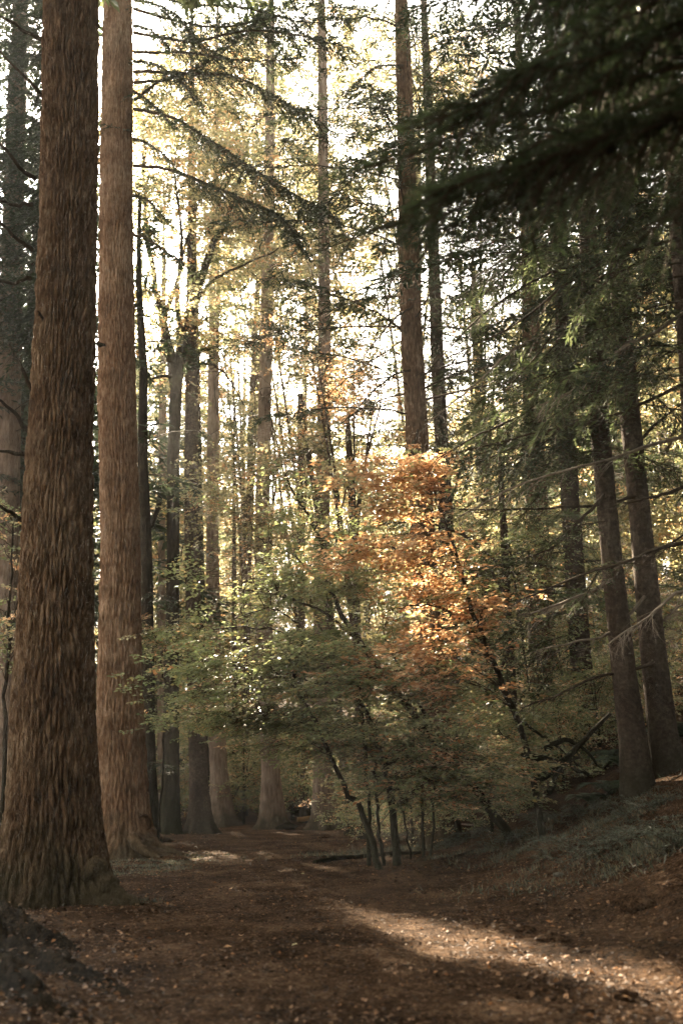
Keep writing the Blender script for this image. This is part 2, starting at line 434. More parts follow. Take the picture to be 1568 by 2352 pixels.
# ------------------------------------------------------------------ trunks
class Trunk: pass
def trunk_line(px, Y, H):
    """px: (x, y, width in pixels) from the foot upwards; returns heights, centres and radii of a trunk standing at depth Y."""
    P = np.array([at(a, b, Y) for a, b, w in px])
    W = np.array([w*((p-CAM) @ -RM[:, 2])/FPX*0.5*0.96/math.hypot(1, (a-784)/FPX) for (a, b, w), p in zip(px, P)])
    g = float(terrain(P[0, 0], Y))
    t = Trunk(); t.g = g
    top = P[-1]
    H = max(H, top[2]-g)
    if top[2] < g+H:
        d = P[-1]-P[max(-3, -len(P))]; d = d/max(d[2], 0.1)
        ext = top + d*(g+H-top[2])*0.6; ext[2] = g+H
        P = np.vstack([P, ext]); W = np.append(W, max(0.03, W[-1]*0.12))
    P[0, 2] = min(P[0, 2], g)
    t.z = P[:, 2]; t.P = P; t.W = W; t.H = H; t.Y = Y
    t.base = np.array([P[0, 0], Y, g])
    return t
def straight(x, y, r, H, lean=(0, 0)):
    t = Trunk(); t.g = float(terrain(x, y)); t.H = H; t.Y = y
    t.P = np.array([[x, y, t.g], [x+lean[0]*H*.5, y+lean[1]*H*.5, t.g+H*.5], [x+lean[0]*H, y+lean[1]*H, t.g+H]])
    t.W = np.array([r, r*0.62, r*0.06]); t.z = t.P[:, 2]; t.base = np.array([x, y, t.g])
    return t
def t_at(t, z):
    z = np.asarray(z, float)
    return np.stack([np.interp(z, t.z, t.P[:, 0]), np.interp(z, t.z, t.P[:, 1]), z], -1), np.interp(z, t.z, t.W)

def trunk_mesh(t, nth=40, dz=0.12, ztop=None, flare=0.35, lobes=7, bark=(0.07, 0.30, 0.02), seed=1, roots=(), zfine=None):
    z0 = t.g - 0.35; z1 = t.g + t.H if ztop is None else ztop
    if zfine is None: zs = np.arange(z0, z1, dz)
    else: zs = np.concatenate([np.arange(z0, zfine, dz), np.arange(zfine, z1, dz*8)])
    c, r = t_at(t, zs)
    th = np.linspace(0, 2*np.pi, nth, endpoint=False)
    TH, ZZ = np.meshgrid(th, zs)
    R = np.repeat(r[:, None], nth, 1)
    h = np.maximum(ZZ - t.g, 0)
    rs = np.random.RandomState(seed)
    lob = np.zeros_like(TH)
    for k in (3, 4, 5, lobes): lob += np.cos(k*TH + rs.rand()*6.28)*0.25
    rt = np.zeros_like(TH)
    for (ang, amp, wid, hh) in roots:
        dd = (TH-ang+np.pi) % (2*np.pi) - np.pi
        rt += amp*np.exp(-(dd/wid)**2)*np.exp(-h/hh)
    fl = flare*np.exp(-h/0.45)*(1+0.8*lob) + 0.25*flare*np.exp(-h/1.6)*(1+0.3*lob)
    bw, bh, bd = bark
    nu = max(6, int(round(2*np.pi*r.max()/bw)))
    u = TH/(2*np.pi)*nu; v = ZZ/bh
    wu = (vnoise(u*0.25, v*0.8, max(2, nu//4), seed+1)-0.5)*1.6
    if nu % 4: nu4 = nu
    f1, f2, idr = worley(u + wu*0.9, v + 0.6*(vnoise(u, v*0.5, nu, seed+2)-0.5), nu, seed+3)
    e = np.clip((f2-f1)/0.42, 0, 1); e = e*e*(3-2*e)
    fine = vnoise(u*4, v*5, nu*4, seed+4)*0.5 + vnoise(u*9, v*11, nu*9, seed+5)*0.3
    disp = bd*(e*(0.65+0.5*idr) - 1.15 + 0.5*fine)
    low = (vnoise(TH/(2*np.pi)*6, ZZ*0.5, 6, seed+6)-0.6)*0.06*R
    R = R*(1+fl) + rt + disp + low
    V = np.stack([c[:, None, 0] + R*np.cos(TH), c[:, None, 1] + R*np.sin(TH), ZZ], -1)
    nz = len(zs)
    i = np.arange(nz-1)[:, None]*nth; j = np.arange(nth)[None]; j2 = (j+1) % nth
    F = np.stack([i+j, i+j2, i+nth+j2, i+nth+j], -1).reshape(-1, 4)
    mb = MB(); mb.add(V.reshape(-1, 3), F)
    return mb

def root_mesh(p0, p1, r0, r1, seed, sag=0.1):
    rs = np.random.RandomState(seed)
    mid = (np.asarray(p0)+np.asarray(p1))/2 + np.array([rs.randn()*.06, rs.randn()*.06, -sag])
    P = catmull([p0, mid, p1], 16)
    r = np.linspace(r0, r1, 16)*(1+0.15*rs.randn(16))
    V, F = tube(P, r, 12)
    V = V + 0.18*r.mean()*rs.randn(*V.shape)*0.5
    mb = MB(); mb.add(V, F)
    return mb

# ------------------------------------------------------------------ conifer foliage
def needle_branch(B, rng, dens=1.0, nl=0.12, nw=0.028, wid=0.24, start=0.2, hang=0.25, up_j=0.35, tw=0.2):
    """Needle blades and twigs along a branch polyline B (k,3)."""
    k = len(B)
    seg = np.linalg.norm(np.diff(B, axis=0), axis=1); cum = np.concatenate([[0], np.cumsum(seg)]); L = cum[-1]
    nt = max(3, int(L/tw*dens))
    t = start + (1-start)*(np.arange(nt)+rng.random(nt)*0.8)/nt
    t = np.minimum(t, 0.995)
    base = np.stack([np.interp(t*L, cum, B[:, a]) for a in range(3)], -1)
    e = np.minimum(t+0.05, 1.0); e0 = np.maximum(t-0.05, 0)
    d = unit(np.stack([np.interp(e*L, cum, B[:, a])-np.interp(e0*L, cum, B[:, a]) for a in range(3)], -1))
    up = np.array([0, 0, 1.0])
    p = unit(np.cross(d, up))
    side = np.where(np.arange(nt) % 2 == 0, 1.0, -1.0)[:, None]
    l = ((wid*L*(1-0.8*t) + 0.14)*(0.6+0.7*rng.random(nt)))
    td = unit(0.65*d + side*p*0.85 + rng.normal(0, 0.15, (nt, 3)) - up*hang*rng.random(nt)[:, None])
    m = max(3, int(round(l.mean()/(nl*0.42))))
    s = (np.arange(m)+0.5)/m
    pos = base[:, None] + td[:, None]*(l[:, None]*s[None])[..., None] - up*(hang*l[:, None]*s[None]**2*0.6)[..., None]
    tp = unit(np.cross(td, up))
    out_p, out_d = [], []
    for sg in (1, -1):
        nd = td[:, None]*0.75 + sg*tp[:, None]*0.65 + rng.normal(0, 0.22, pos.shape)
        out_p.append(pos.reshape(-1, 3)); out_d.append(nd.reshape(-1, 3))
    # the leading shoot
    mm = max(4, int(L/(nl*0.4)))
    q = start + (1-start)*rng.random(mm)
    lead = np.stack([np.interp(q*L, cum, B[:, a]) for a in range(3)], -1)
    out_p.append(lead); out_d.append(rng.normal(0, 0.5, (mm, 3)) + np.stack([np.interp(q*L, cum, np.gradient(B[:, a])) for a in range(3)], -1)/ (L/k) )
    P_ = np.concatenate(out_p); D_ = np.concatenate(out_d)
    N_ = up + rng.normal(0, up_j, P_.shape)
    return P_, D_, N_, (base, base+td*l[:, None]*0.95 - up*(hang*l*0.5)[:, None])

def conifer(t, root, rng, z0, z1, nb, Lmax, droop=0.35, e0=0.15, dens=1.0, nl=0.12, nw=0.028, nmat='needles', twigs=True, carve=True, az=None, Lmin=0.6, r0=0.022, hang=0.25, sectors=None, shape=0.8, wid=0.24):
    nm = MB(); bm = MB()
    PP, DD, NN = [], [], []
    hs_ = np.sort(z0 + (z1-z0)*rng.random(nb)**0.9)
    a = rng.random()*6.28
    for h in hs_:
        f = (h-z0)/(z1-z0)
        L = max(Lmin, Lmax*(1-f)**shape*(0.65+0.5*rng.random()))
        a += 2.4 + rng.normal(0, 0.35)
        aa = a if sectors is None else sectors[0] + (sectors[1]-sectors[0])*rng.random()
        c, r = t_at(t, h)
        n = 9; s = np.linspace(0, 1, n)
        dz = L*((e0+rng.normal(0, .08))*s - droop*(0.7+0.6*rng.random())*s*s + 0.08*np.maximum(s-0.75, 0)*2)
        w = np.cumsum(rng.normal(0, 0.03, n))*L*0.5
        dh = np.array([math.cos(aa), math.sin(aa), 0]); ph = np.array([-dh[1], dh[0], 0])
        B = c + dh*(r*0.7+L*s)[:, None] + ph*w[:, None]; B[:, 2] += dz
        V, F = tube(B, r0*(L/4)**0.6*(1-0.85*s)+0.003, 4); bm.add(V, F)
        p, d, nn, tws = needle_branch(B, rng, dens, nl, nw, hang=hang, wid=wid)
        PP.append(p); DD.append(d); NN.append(nn)
        if twigs:
            V, F = prisms(tws[0], tws[1], 0.006, 0.002); bm.add(V, F)
    P_ = np.concatenate(PP); D_ = np.concatenate(DD); N_ = np.concatenate(NN)
    if carve:
        k = ~sunlit_gap(P_)
        P_, D_, N_ = P_[k], D_[k], N_[k]
    sc = 0.7+0.6*rng.random(len(P_))
    V, F = blades(P_, D_, N_, nl*sc, nw*sc, 0.12)
    nm.add(V, F)
    obj('branches', bm, M['twig'], root, kind='stuff')
    obj('crown', nm, M[nmat], root)

# ------------------------------------------------------------------ broadleaf foliage
def fans(c, d, rng, L, K, Mm, leaf, tilt=0.25, jit=0.4, droop=0.25):
    """Flat sprays of leaves: main twigs from c along d with K side twigs of Mm leaves each. Returns blades and twig ends."""
    n = len(c); up = np.array([0, 0, 1.0])
    nr = unit(up + rng.normal(0, tilt, (n, 3)))
    d = unit(d - nr*(d*nr).sum(1, keepdims=True)*0.7 - up*droop*rng.random((n, 1)))
    p = unit(np.cross(nr, d))
    L = L*(0.6+0.8*rng.random(n))
    Pl, Dl, Nl, T0, T1, own = [], [], [], [c], [c+d*L[:, None]], []
    for k in range(K):
        f = (k+0.6)/K; sg = 1 if k % 2 else -1
        b = c + d*(L*f)[:, None]
        sd = unit(d*0.75 + sg*p*(0.7+0.2*rng.random((n, 1))) - up*0.1)
        sl = L*(0.62*(1-f)+0.2)
        T0.append(b); T1.append(b+sd*sl[:, None])
        for q in range(Mm):
            g = (q+0.7)/Mm; s2 = 1 if q % 2 else -1
            sp = unit(np.cross(nr, sd))
            Pl.append(b + sd*(sl*g)[:, None]); Dl.append(unit(sd*0.7 + s2*sp*0.75 + rng.normal(0, 0.2, (n, 3))))
            Nl.append(nr + rng.normal(0, jit, (n, 3))); own.append(np.arange(n))
    return np.concatenate(Pl), np.concatenate(Dl), np.concatenate(Nl), np.concatenate(own), np.concatenate(T0), np.concatenate(T1)

def leafy(root, rng, limbs, ells, ncl, per, mats, pick, L=0.5, K=5, Mm=4, leaf=0.075, twigs=True, carve=True, flat=0.16, spread=0.6, droop=0.25, tilt=0.25, jit=0.4,
          branch_r=0.012, name='crown', trunk_xy=None, keep_parts=0, lw=0.62, layer=0):
    """Crown from clusters in ellipsoids. limbs: (n,3) points the branches leave from. pick(points, rng) -> material index per spray."""
    bm = MB(); lm = MB()
    w = np.array([e[2] for e in ells], float); w /= w.sum()
    which = rng.choice(len(ells), ncl, p=w)
    q = unit(rng.normal(0, 1, (ncl, 3)))*(rng.random(ncl)**0.42)[:, None]
    C = np.array([ells[i][0] for i in which]) + q*np.array([ells[i][1] for i in which])
    ok = C[:, 2] > terrain(C[:, 0], C[:, 1]) + 0.35
    C = C[ok]; ncl = len(C)
    if layer:                                     # sprays lie in tiers that sag outwards
        ax_ = C[:, :2]-(np.array(trunk_xy) if trunk_xy is not None else 0)
        sag = 0.10*np.linalg.norm(ax_, axis=1)
        C[:, 2] = np.round((C[:, 2]+sag)/layer)*layer - sag + rng.normal(0, .035, ncl)
    limbs = np.asarray(limbs)
    D = np.linalg.norm(C[:, None]-limbs[None], axis=2) + 1.2*np.maximum(limbs[None, :, 2]-C[:, None, 2]+0.3, 0)
    J = limbs[np.argmin(D, 1)]
    dirv = C - J
    s0 = J
    for k in range(5):
        f = (k+1)/5
        s1 = J + dirv*f + np.array([0, 0, 1.0])*(0.16*np.linalg.norm(dirv, axis=1)*math.sin(math.pi*f))[:, None] + rng.normal(0, .025, C.shape)
        V, F = prisms(s0, s1, branch_r*(1.15-f*0.9), branch_r*(1.15-(f+.2)*0.9) if k < 4 else branch_r*0.4); bm.add(V, F)
        s0 = s1
    n = ncl*per
    cc = np.repeat(C, per, 0) + rng.normal(0, 1, (n, 3))*np.array([spread, spread, flat])
    ax = np.repeat(J, per, 0) if trunk_xy is None else np.tile(np.array([*trunk_xy, 0.0]), (n, 1))
    out = cc-ax; out[:, 2] = 0
    d = unit(unit(out) + rng.normal(0, 0.55, (n, 3))*np.array([1, 1, 0.3]))
    P_, D_, N_, own, T0, T1 = fans(cc, d, rng, L, K, Mm, leaf, tilt, jit, droop)
    mi = pick(cc, rng)[own]
    if carve:
        kk = ~sunlit_gap(P_, carve == 'near')
        P_, D_, N_, mi = P_[kk], D_[kk], N_[kk], mi[kk]
    sc = leaf*(0.65+0.7*rng.random(len(P_)))
    if keep_parts:
        order = np.argsort(-((P_-keep_parts[0]) @ np.array([0, -0.15, 1.0])) + 0.9*np.linalg.norm((P_-keep_parts[0])[:, :2], axis=1))
        sel = np.zeros(len(P_), bool); sel[order[:keep_parts[1]]] = True
        proto = []
        for v in range(6):
            mb = MB(); nn = np.array([[rng.normal(0, .2), rng.normal(0, .2), 1.0]])
            VV, FF = blades(np.zeros((1, 3)), np.array([[1.0, 0, 0]]), nn, leaf*1.1, leaf*lw*1.1, 0.1+0.03*v); mb.add(VV, FF)
            proto.append(mb.mesh('leaf', M[mats[min(1, len(mats)-1)]]))
        for a, (p, d, nn) in enumerate(zip(P_[sel], D_[sel], N_[sel])):
            o = bpy.data.objects.new('leaf', proto[a % 6]); COL.objects.link(o); o.parent = root
            xx = Vector(d).normalized(); zz = Vector(nn); zz = (zz-xx*zz.dot(xx)).normalized(); yy = zz.cross(xx)
            mm = Matrix((xx, yy, zz)).transposed().to_4x4()
            mm.translation = Vector(p)-root.location
            o.matrix_local = mm
        P_, D_, N_, mi, sc = P_[~sel], D_[~sel], N_[~sel], mi[~sel], sc[~sel]
    V, F = blades(P_, D_, N_, sc, sc*lw, 0.16)
    lm.add(V, F, np.repeat(mi, 2))
    if twigs:
        q = slice(0, n*3); V, F = prisms(T0[q], T1[q], 0.003, 0.0012); bm.add(V, F)
    obj('branches', bm, M['twig'], root, kind='stuff')
    return obj(name, lm, [M[k] for k in mats], root)

def limb_obj(root, pts, r0, r1, mt='bark_dark', name='limb', n=8, k=14, seed=0):
    P = catmull(pts, k)
    rs = np.random.RandomState(seed+len(root.children))
    P[1:-1] += rs.normal(0, 0.02, P[1:-1].shape)
    mb = MB(); V, F = tube(P, np.linspace(r0, r1, k)*(1+rs.normal(0, .05, k)), n); mb.add(V, F)
    obj(name, mb, M[mt], root)
    return P

def bare_branch(root, pts, r0, rng, nside=14, slen=0.5, mt='twig', name='branch', hang=0.35):
    B = catmull(pts, 16)
    B[1:] += np.cumsum(rng.normal(0, 0.012, B[1:].shape), 0)
    mb = MB(); s = np.linspace(0, 1, 16)
    V, F = tube(B, r0*(1-0.8*s)+0.003, 5); mb.add(V, F)
    up = np.array([0, 0, 1.0])
    t = 0.12+0.88*rng.random(nside)
    base = np.stack([np.interp(t, s, B[:, a]) for a in range(3)], -1)
    d = unit(np.stack([np.interp(t, s, np.gradient(B[:, a])) for a in range(3)], -1))
    p = unit(np.cross(d, up))*np.sign(rng.random((nside, 1))-0.5)
    sd = unit(d*0.8 + p*0.6 - up*hang*rng.random((nside, 1))*1.6 + rng.normal(0, .15, (nside, 3)))
    sl = slen*(0.3+rng.random(nside))
    a0 = base
    for k in range(3):
        a1 = a0 + sd*(sl/3)[:, None] + rng.normal(0, 0.015, sd.shape) - up*(0.03*k)
        V, F = prisms(a0, a1, 0.007-0.002*k, 0.005-0.002*k); mb.add(V, F)
        if k:
            e = a0 + unit(sd + rng.normal(0, 0.6, sd.shape) - up*0.4)*(sl*0.4)[:, None]
            V, F = prisms(a0, e, 0.004, 0.002); mb.add(V, F)
        a0 = a1
    obj(name, mb, M[mt], root)
    return B

def snag(root, pts, r0, rng, mt='bark_dark'):
    B = catmull(pts, 10); B[1:-1] += rng.normal(0, .012, B[1:-1].shape)
    mb = MB(); V, F = tube(B, np.linspace(r0, r0*0.35, 10), 6); mb.add(V, F)
    obj('dead_branch', mb, M[mt], root)

R = lambda s: np.random.default_rng(s)
def fir(name, px, Y, H, label, bark, nth, dz, barkp, seed, flare=0.3, zfine=None, roots=(), group=None, cat='tree'):
    t = trunk_line(px, Y, H)
    root = thing(name, t.base, label, cat, group)
    obj('trunk', trunk_mesh(t, nth, dz, None, flare, 7, barkp, seed, roots, zfine), M[bark], root)
    return t, root

# ---- the two giant firs on the left
t1, r1 = fir('fir_tree', [(135, 2010, 268), (124, 1900, 236), (124, 1650, 206), (130, 1300, 176), (143, 900, 156), (157, 500, 142), (164, 0, 136)], 13.0, 34,
             'giant fir with deeply furrowed brown bark, the nearest and widest trunk beside the path', 'bark_brown', 270, 0.055, (0.075, 0.40, 0.058), 11, 0.12, 13.6,
             ((-0.55, 0.55, 0.30, 0.25), (-2.6, 0.30, 0.4, 0.3), (-1.5, 0.12, 0.5, 0.3)))
t2, r2 = fir('fir_tree', [(287, 1925, 150), (283, 1820, 122), (276, 1600, 112), (277, 1250, 99), (269, 900, 92), (267, 500, 84), (270, 0, 72)], 22.5, 38,
             'tall fir with rosy pale bark standing just behind the widest trunk', 'bark_rose', 180, 0.085, (0.10, 0.42, 0.052), 22, 0.15, 22.5,
             ((-0.45, 0.7, 0.35, 0.3), (-1.4, 0.35, 0.5, 0.3)))
for (p0, p1, a, b) in [((205, 1990), (325, 2078), .17, .04), ((120, 2010), (170, 2062), .16, .05), ((170, 2010), (250, 2060), .15, .04)]:
    g0 = at(*p0, 12.6); g1 = on_ground(*p1); g1[2] -= 0.02
    obj('root', root_mesh(g0, g1, a, b, int(p0[0]), 0.08), M['bark_brown'], r1)
for (p0, p1, a, b) in [((318, 1905), (425, 1962), .15, .04), ((300, 1915), (370, 1970), .14, .05), ((268, 1915), (290, 1960), .12, .05), ((330, 1890), (395, 1930), .14, .05)]:
    g0 = at(*p0, 22.0); g1 = on_ground(*p1); g1[2] -= 0.02
    obj('root', root_mesh(g0, g1, a, b, int(p0[0]), 0.06), M['bark_rose'], r2)
rg = R(5)
for pts in [[(82, 410), (45, 385), (0, 322), (-40, 300)], [(85, 922), (55, 850), (22, 790)], [(72, 1000), (30, 945), (-20, 905)], [(75, 575), (40, 545), (-30, 480)],
            [(108, 232), (70, 190), (-20, 100)], [(60, 1045), (20, 1038), (-20, 1035)], [(70, 640), (30, 650), (-30, 640)], [(108, 750), (98, 735), (88, 715)], [(95, 90), (40, 60), (-30, 20)],
            [(50, 1195), (20, 1175), (-20, 1150)], [(225, 790), (235, 792), (240, 794)], [(75, 470), (30, 470), (-20, 455)]]:
    n_ = len(pts)
    snag(r1, [at(x, y, 12.9 - 0.25*k) for k, (x, y) in enumerate(pts)], 0.035, rg)
conifer(t1, r1, R(1), 18.0, 33, 80, 6.0, dens=0.6, nl=0.42, nw=0.17, twigs=False)
# boughs of the second fir that reach across the light
def bough(root, pts, Y0, Y1, r0, seed, dens=2.0, origin=None, start=0.3, nl=0.11, nw=0.022, wid=0.2, nm='needles_dark', hang=0.5):
    rng = R(seed)
    n = len(pts)
    Q = [at(x, y, Y0 + (Y1-Y0)*k/(n-1)) for k, (x, y) in enumerate(pts)]
    if origin is not None: Q = [origin(Q[0])] + Q
    B = catmull(Q, 18 if origin is None else 30)
    B[1:] += np.cumsum(rng.normal(0, 0.012, B[1:].shape), 0)
    mb = MB(); V, F = tube(B, np.linspace(r0, 0.006, len(B)), 6); mb.add(V, F)
    P_, D_, N_, tws = needle_branch(B, rng, dens, nl, nw, wid, start, hang)
    V, F = prisms(tws[0], tws[1], 0.007, 0.002); mb.add(V, F)
    b = obj('branch', mb, M['twig'], root)
    k = ~sunlit_gap(P_); P_, D_, N_ = P_[k], D_[k], N_[k]
    sc = 0.7+0.6*rng.random(len(P_))
    lm = MB(); V, F = blades(P_, D_, N_, nl*sc, nw*sc, 0.12); lm.add(V, F)
    obj('needles', lm, M[nm], b)
for k, (pts, Y1, st) in enumerate([
        ([(308, 75), (430, 95), (560, 70), (700, 85), (800, 110)], 20, .25), ([(308, 250), (400, 275), (480, 325), (600, 405), (720, 480), (760, 505)], 19, .35),
        ([(308, 380), (400, 390), (480, 420), (560, 455), (640, 490), (690, 560)], 19.5, .35), ([(308, 165), (420, 165), (540, 172), (640, 225), (730, 270)], 20, .3),
        ([(308, 20), (420, 50), (520, 60), (620, 40), (700, -10)], 20, .2), ([(308, 540), (360, 560), (420, 600)], 21, .2), ([(308, 120), (430, 120), (560, 140), (690, 135)], 21, .35),
        ([(308, 190), (380, 185), (460, 150), (560, 75), (620, 10)], 22, .4), ([(308, 230), (380, 185), (430, 190)], 22, .2), ([(306, 300), (240, 290)], 22, .2),
        ([(300, -30), (420, 10), (560, 20), (700, 60), (800, 50)], 20.5, .2), ([(308, 60), (350, 70), (400, 110)], 21, .1), ([(308, 140), (360, 150), (420, 190), (450, 240)], 21, .1), ([(308, 0), (350, 10), (410, 40), (450, 90)], 20.5, .1), ([(308, 210), (345, 230), (390, 280)], 21, .1), ([(308, 320), (350, 330), (400, 370)], 21.5, .1), ([(306, 450), (340, 460), (385, 500)], 21.5, .1)]):
    bough(r2, pts, 22.3, Y1, 0.045, 100+k, start=st*.6, wid=0.2, dens=2.6, nw=.027)
conifer(t2, r2, R(2), 25.0, 37, 80, 6.0, dens=0.6, nl=0.42, nw=0.17, twigs=False)

# ---- pale fir at the left edge
t0, r0_ = fir('fir_tree', [(15, 1900, 78), (16, 1300, 64), (22, 900, 58), (32, 450, 52), (40, 200, 48)], 27, 34, 'pale fir at the far left, half hidden behind the widest trunk', 'bark_far', 90, 0.1, (0.08, .35, .025), 31, .2, 22)
conifer(t0, r0_, R(3), 8.5, 33, 95, 5.0, dens=0.8, nl=.22, nw=.07, twigs=True, nmat='needles_dark', Lmin=.8)
tq = straight(-11.5, 27, .3, 26, (.004, 0))
rq_ = thing('fir_tree', tq.base, 'dark fir whose boughs fill the upper left corner behind the widest trunk', 'tree')
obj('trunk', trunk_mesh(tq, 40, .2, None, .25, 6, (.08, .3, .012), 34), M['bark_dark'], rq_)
conifer(tq, rq_, R(34), 5.5, 25.5, 110, 4.6, dens=.9, nl=.2, nw=.05, nmat='needles_dark')
tq = straight(float(at(60, 1700, 38)[0]), 38, .3, 34, (.002, 0))
rq_ = thing('fir_tree', tq.base, 'farther dark fir seen in the slit between the left edge and the widest trunk', 'tree')
obj('trunk', trunk_mesh(tq, 32, .25, None, .25, 6, (.08, .3, .012), 35), M['bark_dark'], rq_)
conifer(tq, rq_, R(35), 6.5, 33.5, 100, 4.8, dens=.8, nl=.28, nw=.08, twigs=False, nmat='needles_dark')
for k, (x, y, H, lb) in enumerate([(-9.2, 32.5, 27, 'fir added behind the rosy fir to shade the ground'), (-14.0, 44, 34, 'tall shading fir added far behind the pale left fir'), (-12.0, 55, 36, 'distant dark fir added for shade in line with the widest trunk'),
                                   (-17.5, 52, 36, 'distant shading fir added at the left edge, farthest back'), (-12.6, 37, 30, 'shading fir added between the pale left fir and the widest trunk, farther back'), (-10.5, 64, 36, 'faint distant fir added for shade behind the slim blackish trunk')]):
    tq = straight(x, y, .3, H, (.002, 0)); rq_ = thing('fir_tree', tq.base, lb, 'tree')  # firs added on the sun's path to keep the ground shaded
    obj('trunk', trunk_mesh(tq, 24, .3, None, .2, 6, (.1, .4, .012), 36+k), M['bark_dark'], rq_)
    conifer(tq, rq_, R(36+k), tq.g+7, tq.g+H-.5, 105, 5.4, dens=.8, nl=.42, nw=.13, twigs=False, nmat='needles_dark')
rq = random.Random(12)
for k in range(30):
    y = -60 + k*28 + rq.uniform(-20, 20); x = 40-(y-200)*.02
    sg = -1 if k % 3 == 0 else 1
    bough(r0_, [(x, y), (x+25*sg, y+6), (x+55*sg, y+26), (x+85*sg, y+70)], 26.8, 24.5+rq.uniform(-1, 1), .03, 900+k, dens=2.2, start=.05, nl=.17, nw=.045, wid=.6, hang=.7)
# ---- dark fir and forked tree behind the second fir
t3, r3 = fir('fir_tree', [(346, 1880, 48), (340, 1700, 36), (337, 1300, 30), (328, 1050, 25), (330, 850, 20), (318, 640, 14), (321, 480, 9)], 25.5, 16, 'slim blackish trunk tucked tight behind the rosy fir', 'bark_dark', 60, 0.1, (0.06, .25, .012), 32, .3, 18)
conifer(t3, r3, R(4), t3.g+8, t3.g+t3.H-.3, 44, 2.6, dens=0.8, nl=.22, nw=.07, twigs=True, nmat='needles_dark')
for k, pts in enumerate([[(335, 1590), (380, 1600), (410, 1620)], [(335, 1360), (360, 1370), (395, 1390)], [(345, 1750), (390, 1765)], [(335, 1480), (365, 1500), (400, 1510)]]):
    bough(r3, pts, 25.4, 24.0, .02, 160+k, wid=.3, start=.1)
t4, r4 = fir('forked_tree', [(393, 1890, 46), (394, 1600, 36), (398, 1300, 32), (398, 1050, 31), (404, 900, 29), (410, 850, 20), (414, 800, 8)], 31, 12.2, 'dark forked broadleaf tree with ivy-flecked limbs left of the bright gap', 'bark_dark', 60, 0.1, (0.06, .25, .015), 33, .3)
fork = at(404, 885, 31)
L4 = []
for pts, a, b in [([(404, 890), (425, 760), (455, 660), (490, 560), (530, 480), (560, 380)], .21, .05), ([(402, 890), (385, 780), (367, 700), (350, 610), (335, 520), (330, 400)], .16, .04),
                  ([(404, 880), (392, 800), (375, 740), (410, 640), (415, 520), (400, 400)], .13, .03), ([(410, 870), (412, 760), (408, 660), (425, 560), (470, 420)], .13, .03),
                  ([(404, 870), (370, 862), (330, 880)], .07, .03), ([(430, 745), (480, 650), (560, 610), (640, 570)], .07, .02), ([(412, 860), (470, 835), (520, 860), (560, 930)], .06, .02),
                  ([(438, 700), (470, 730), (510, 770)], .05, .02), ([(345, 620), (320, 700)], .05, .02), ([(375, 1120), (350, 1200), (325, 1225)], .1, .04)]:
    n_ = len(pts); off = rg.normal(0, 1.2)
    L4.append(limb_obj(r4, [at(x, y, 31 + off*k/(n_-1)) for k, (x, y) in enumerate(pts)], a, b, seed=int(pts[-1][0])))
L4 = np.vstack(L4)
ctr = at(440, 480, 31)
leafy(r4, R(41), L4, [(at(440, 430, 31), (2.6, 3.0, 2.6), 1.2), (at(430, 760, 31), (2.2, 2.4, 2.2), 0.7), (at(420, 250, 31), (2.6, 2.6, 2.0), 0.8), (at(560, 560, 32), (1.9, 2, 2.2), .7), (at(440, 1150, 31), (1.0, 1.2, 1.4), .2)],
      300, 10, ['leaf_olive', 'leaf_yellow', 'leaf_orange'], lambda c, r: r.choice(3, len(c), p=[.5, .38, .12]), L=.55, K=4, Mm=4, leaf=.115, twigs=False, spread=.7, flat=.3, trunk_xy=t4.base[:2])

# ---- the row of firs round the far end of the path
rows = [
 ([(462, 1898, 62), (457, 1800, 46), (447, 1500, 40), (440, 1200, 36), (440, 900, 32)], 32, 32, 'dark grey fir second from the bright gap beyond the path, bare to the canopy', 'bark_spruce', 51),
 ([(512, 1886, 66), (503, 1780, 44), (490, 1500, 37), (488, 1200, 30), (491, 850, 27), (493, 650, 25)], 39.5, 40, 'leaning pale fir with a lit flank at the far end of the path', 'bark_far', 52),
 ([(628, 1888, 70), (622, 1780, 46), (607, 1400, 38), (603, 1150, 36), (610, 850, 31), (616, 550, 27), (622, 100, 20)], 35.5, 40, 'straight brown fir with splayed foot in the middle of the far clearing', 'bark_far', 53),
 ([(747, 1893, 72), (742, 1780, 48), (736, 1500, 40), (741, 1150, 36), (746, 850, 32), (742, 400, 26), (740, 100, 22)], 33.5, 40, 'straight fir behind the drooping green beech, right of the far clearing', 'bark_far', 54),
 ([(541, 1850, 20), (540, 1700, 15), (538, 1400, 13)], 46, 22, 'thin grey pole tree between two far firs', 'bark_spruce', 55),
 ([(478, 1880, 30), (468, 1700, 22), (462, 1400, 20)], 40, 28, 'narrow dark trunk peeping out behind the dark grey fir', 'bark_dark', 56),
 ([(375, 1800, 24), (372, 1400, 20), (372, 1000, 18)], 42, 30, 'pale slim trunk seen between the blackish trunk and the forked tree', 'bark_far', 57),
]
for px, Y, H, lab, bk, sd in rows:
    t, r = fir('fir_tree', px, Y, H, lab, bk, 64, 0.12, (0.09, .4, .03), sd, .12, 24, tuple((a_+sd*.7, .22+.16*((sd*a_*7) % 1), .28, .22) for a_ in (0, 1.1, 2.3, 3.4, 4.6, 5.5)))
    hi = sd in (53, 54)
    conifer(t, r, R(sd), 15 if hi else 16, t.g+t.H-0.5, 96 if hi else 60, 4.6, dens=.85, nl=.24, nw=.042, twigs=False, Lmin=.9)

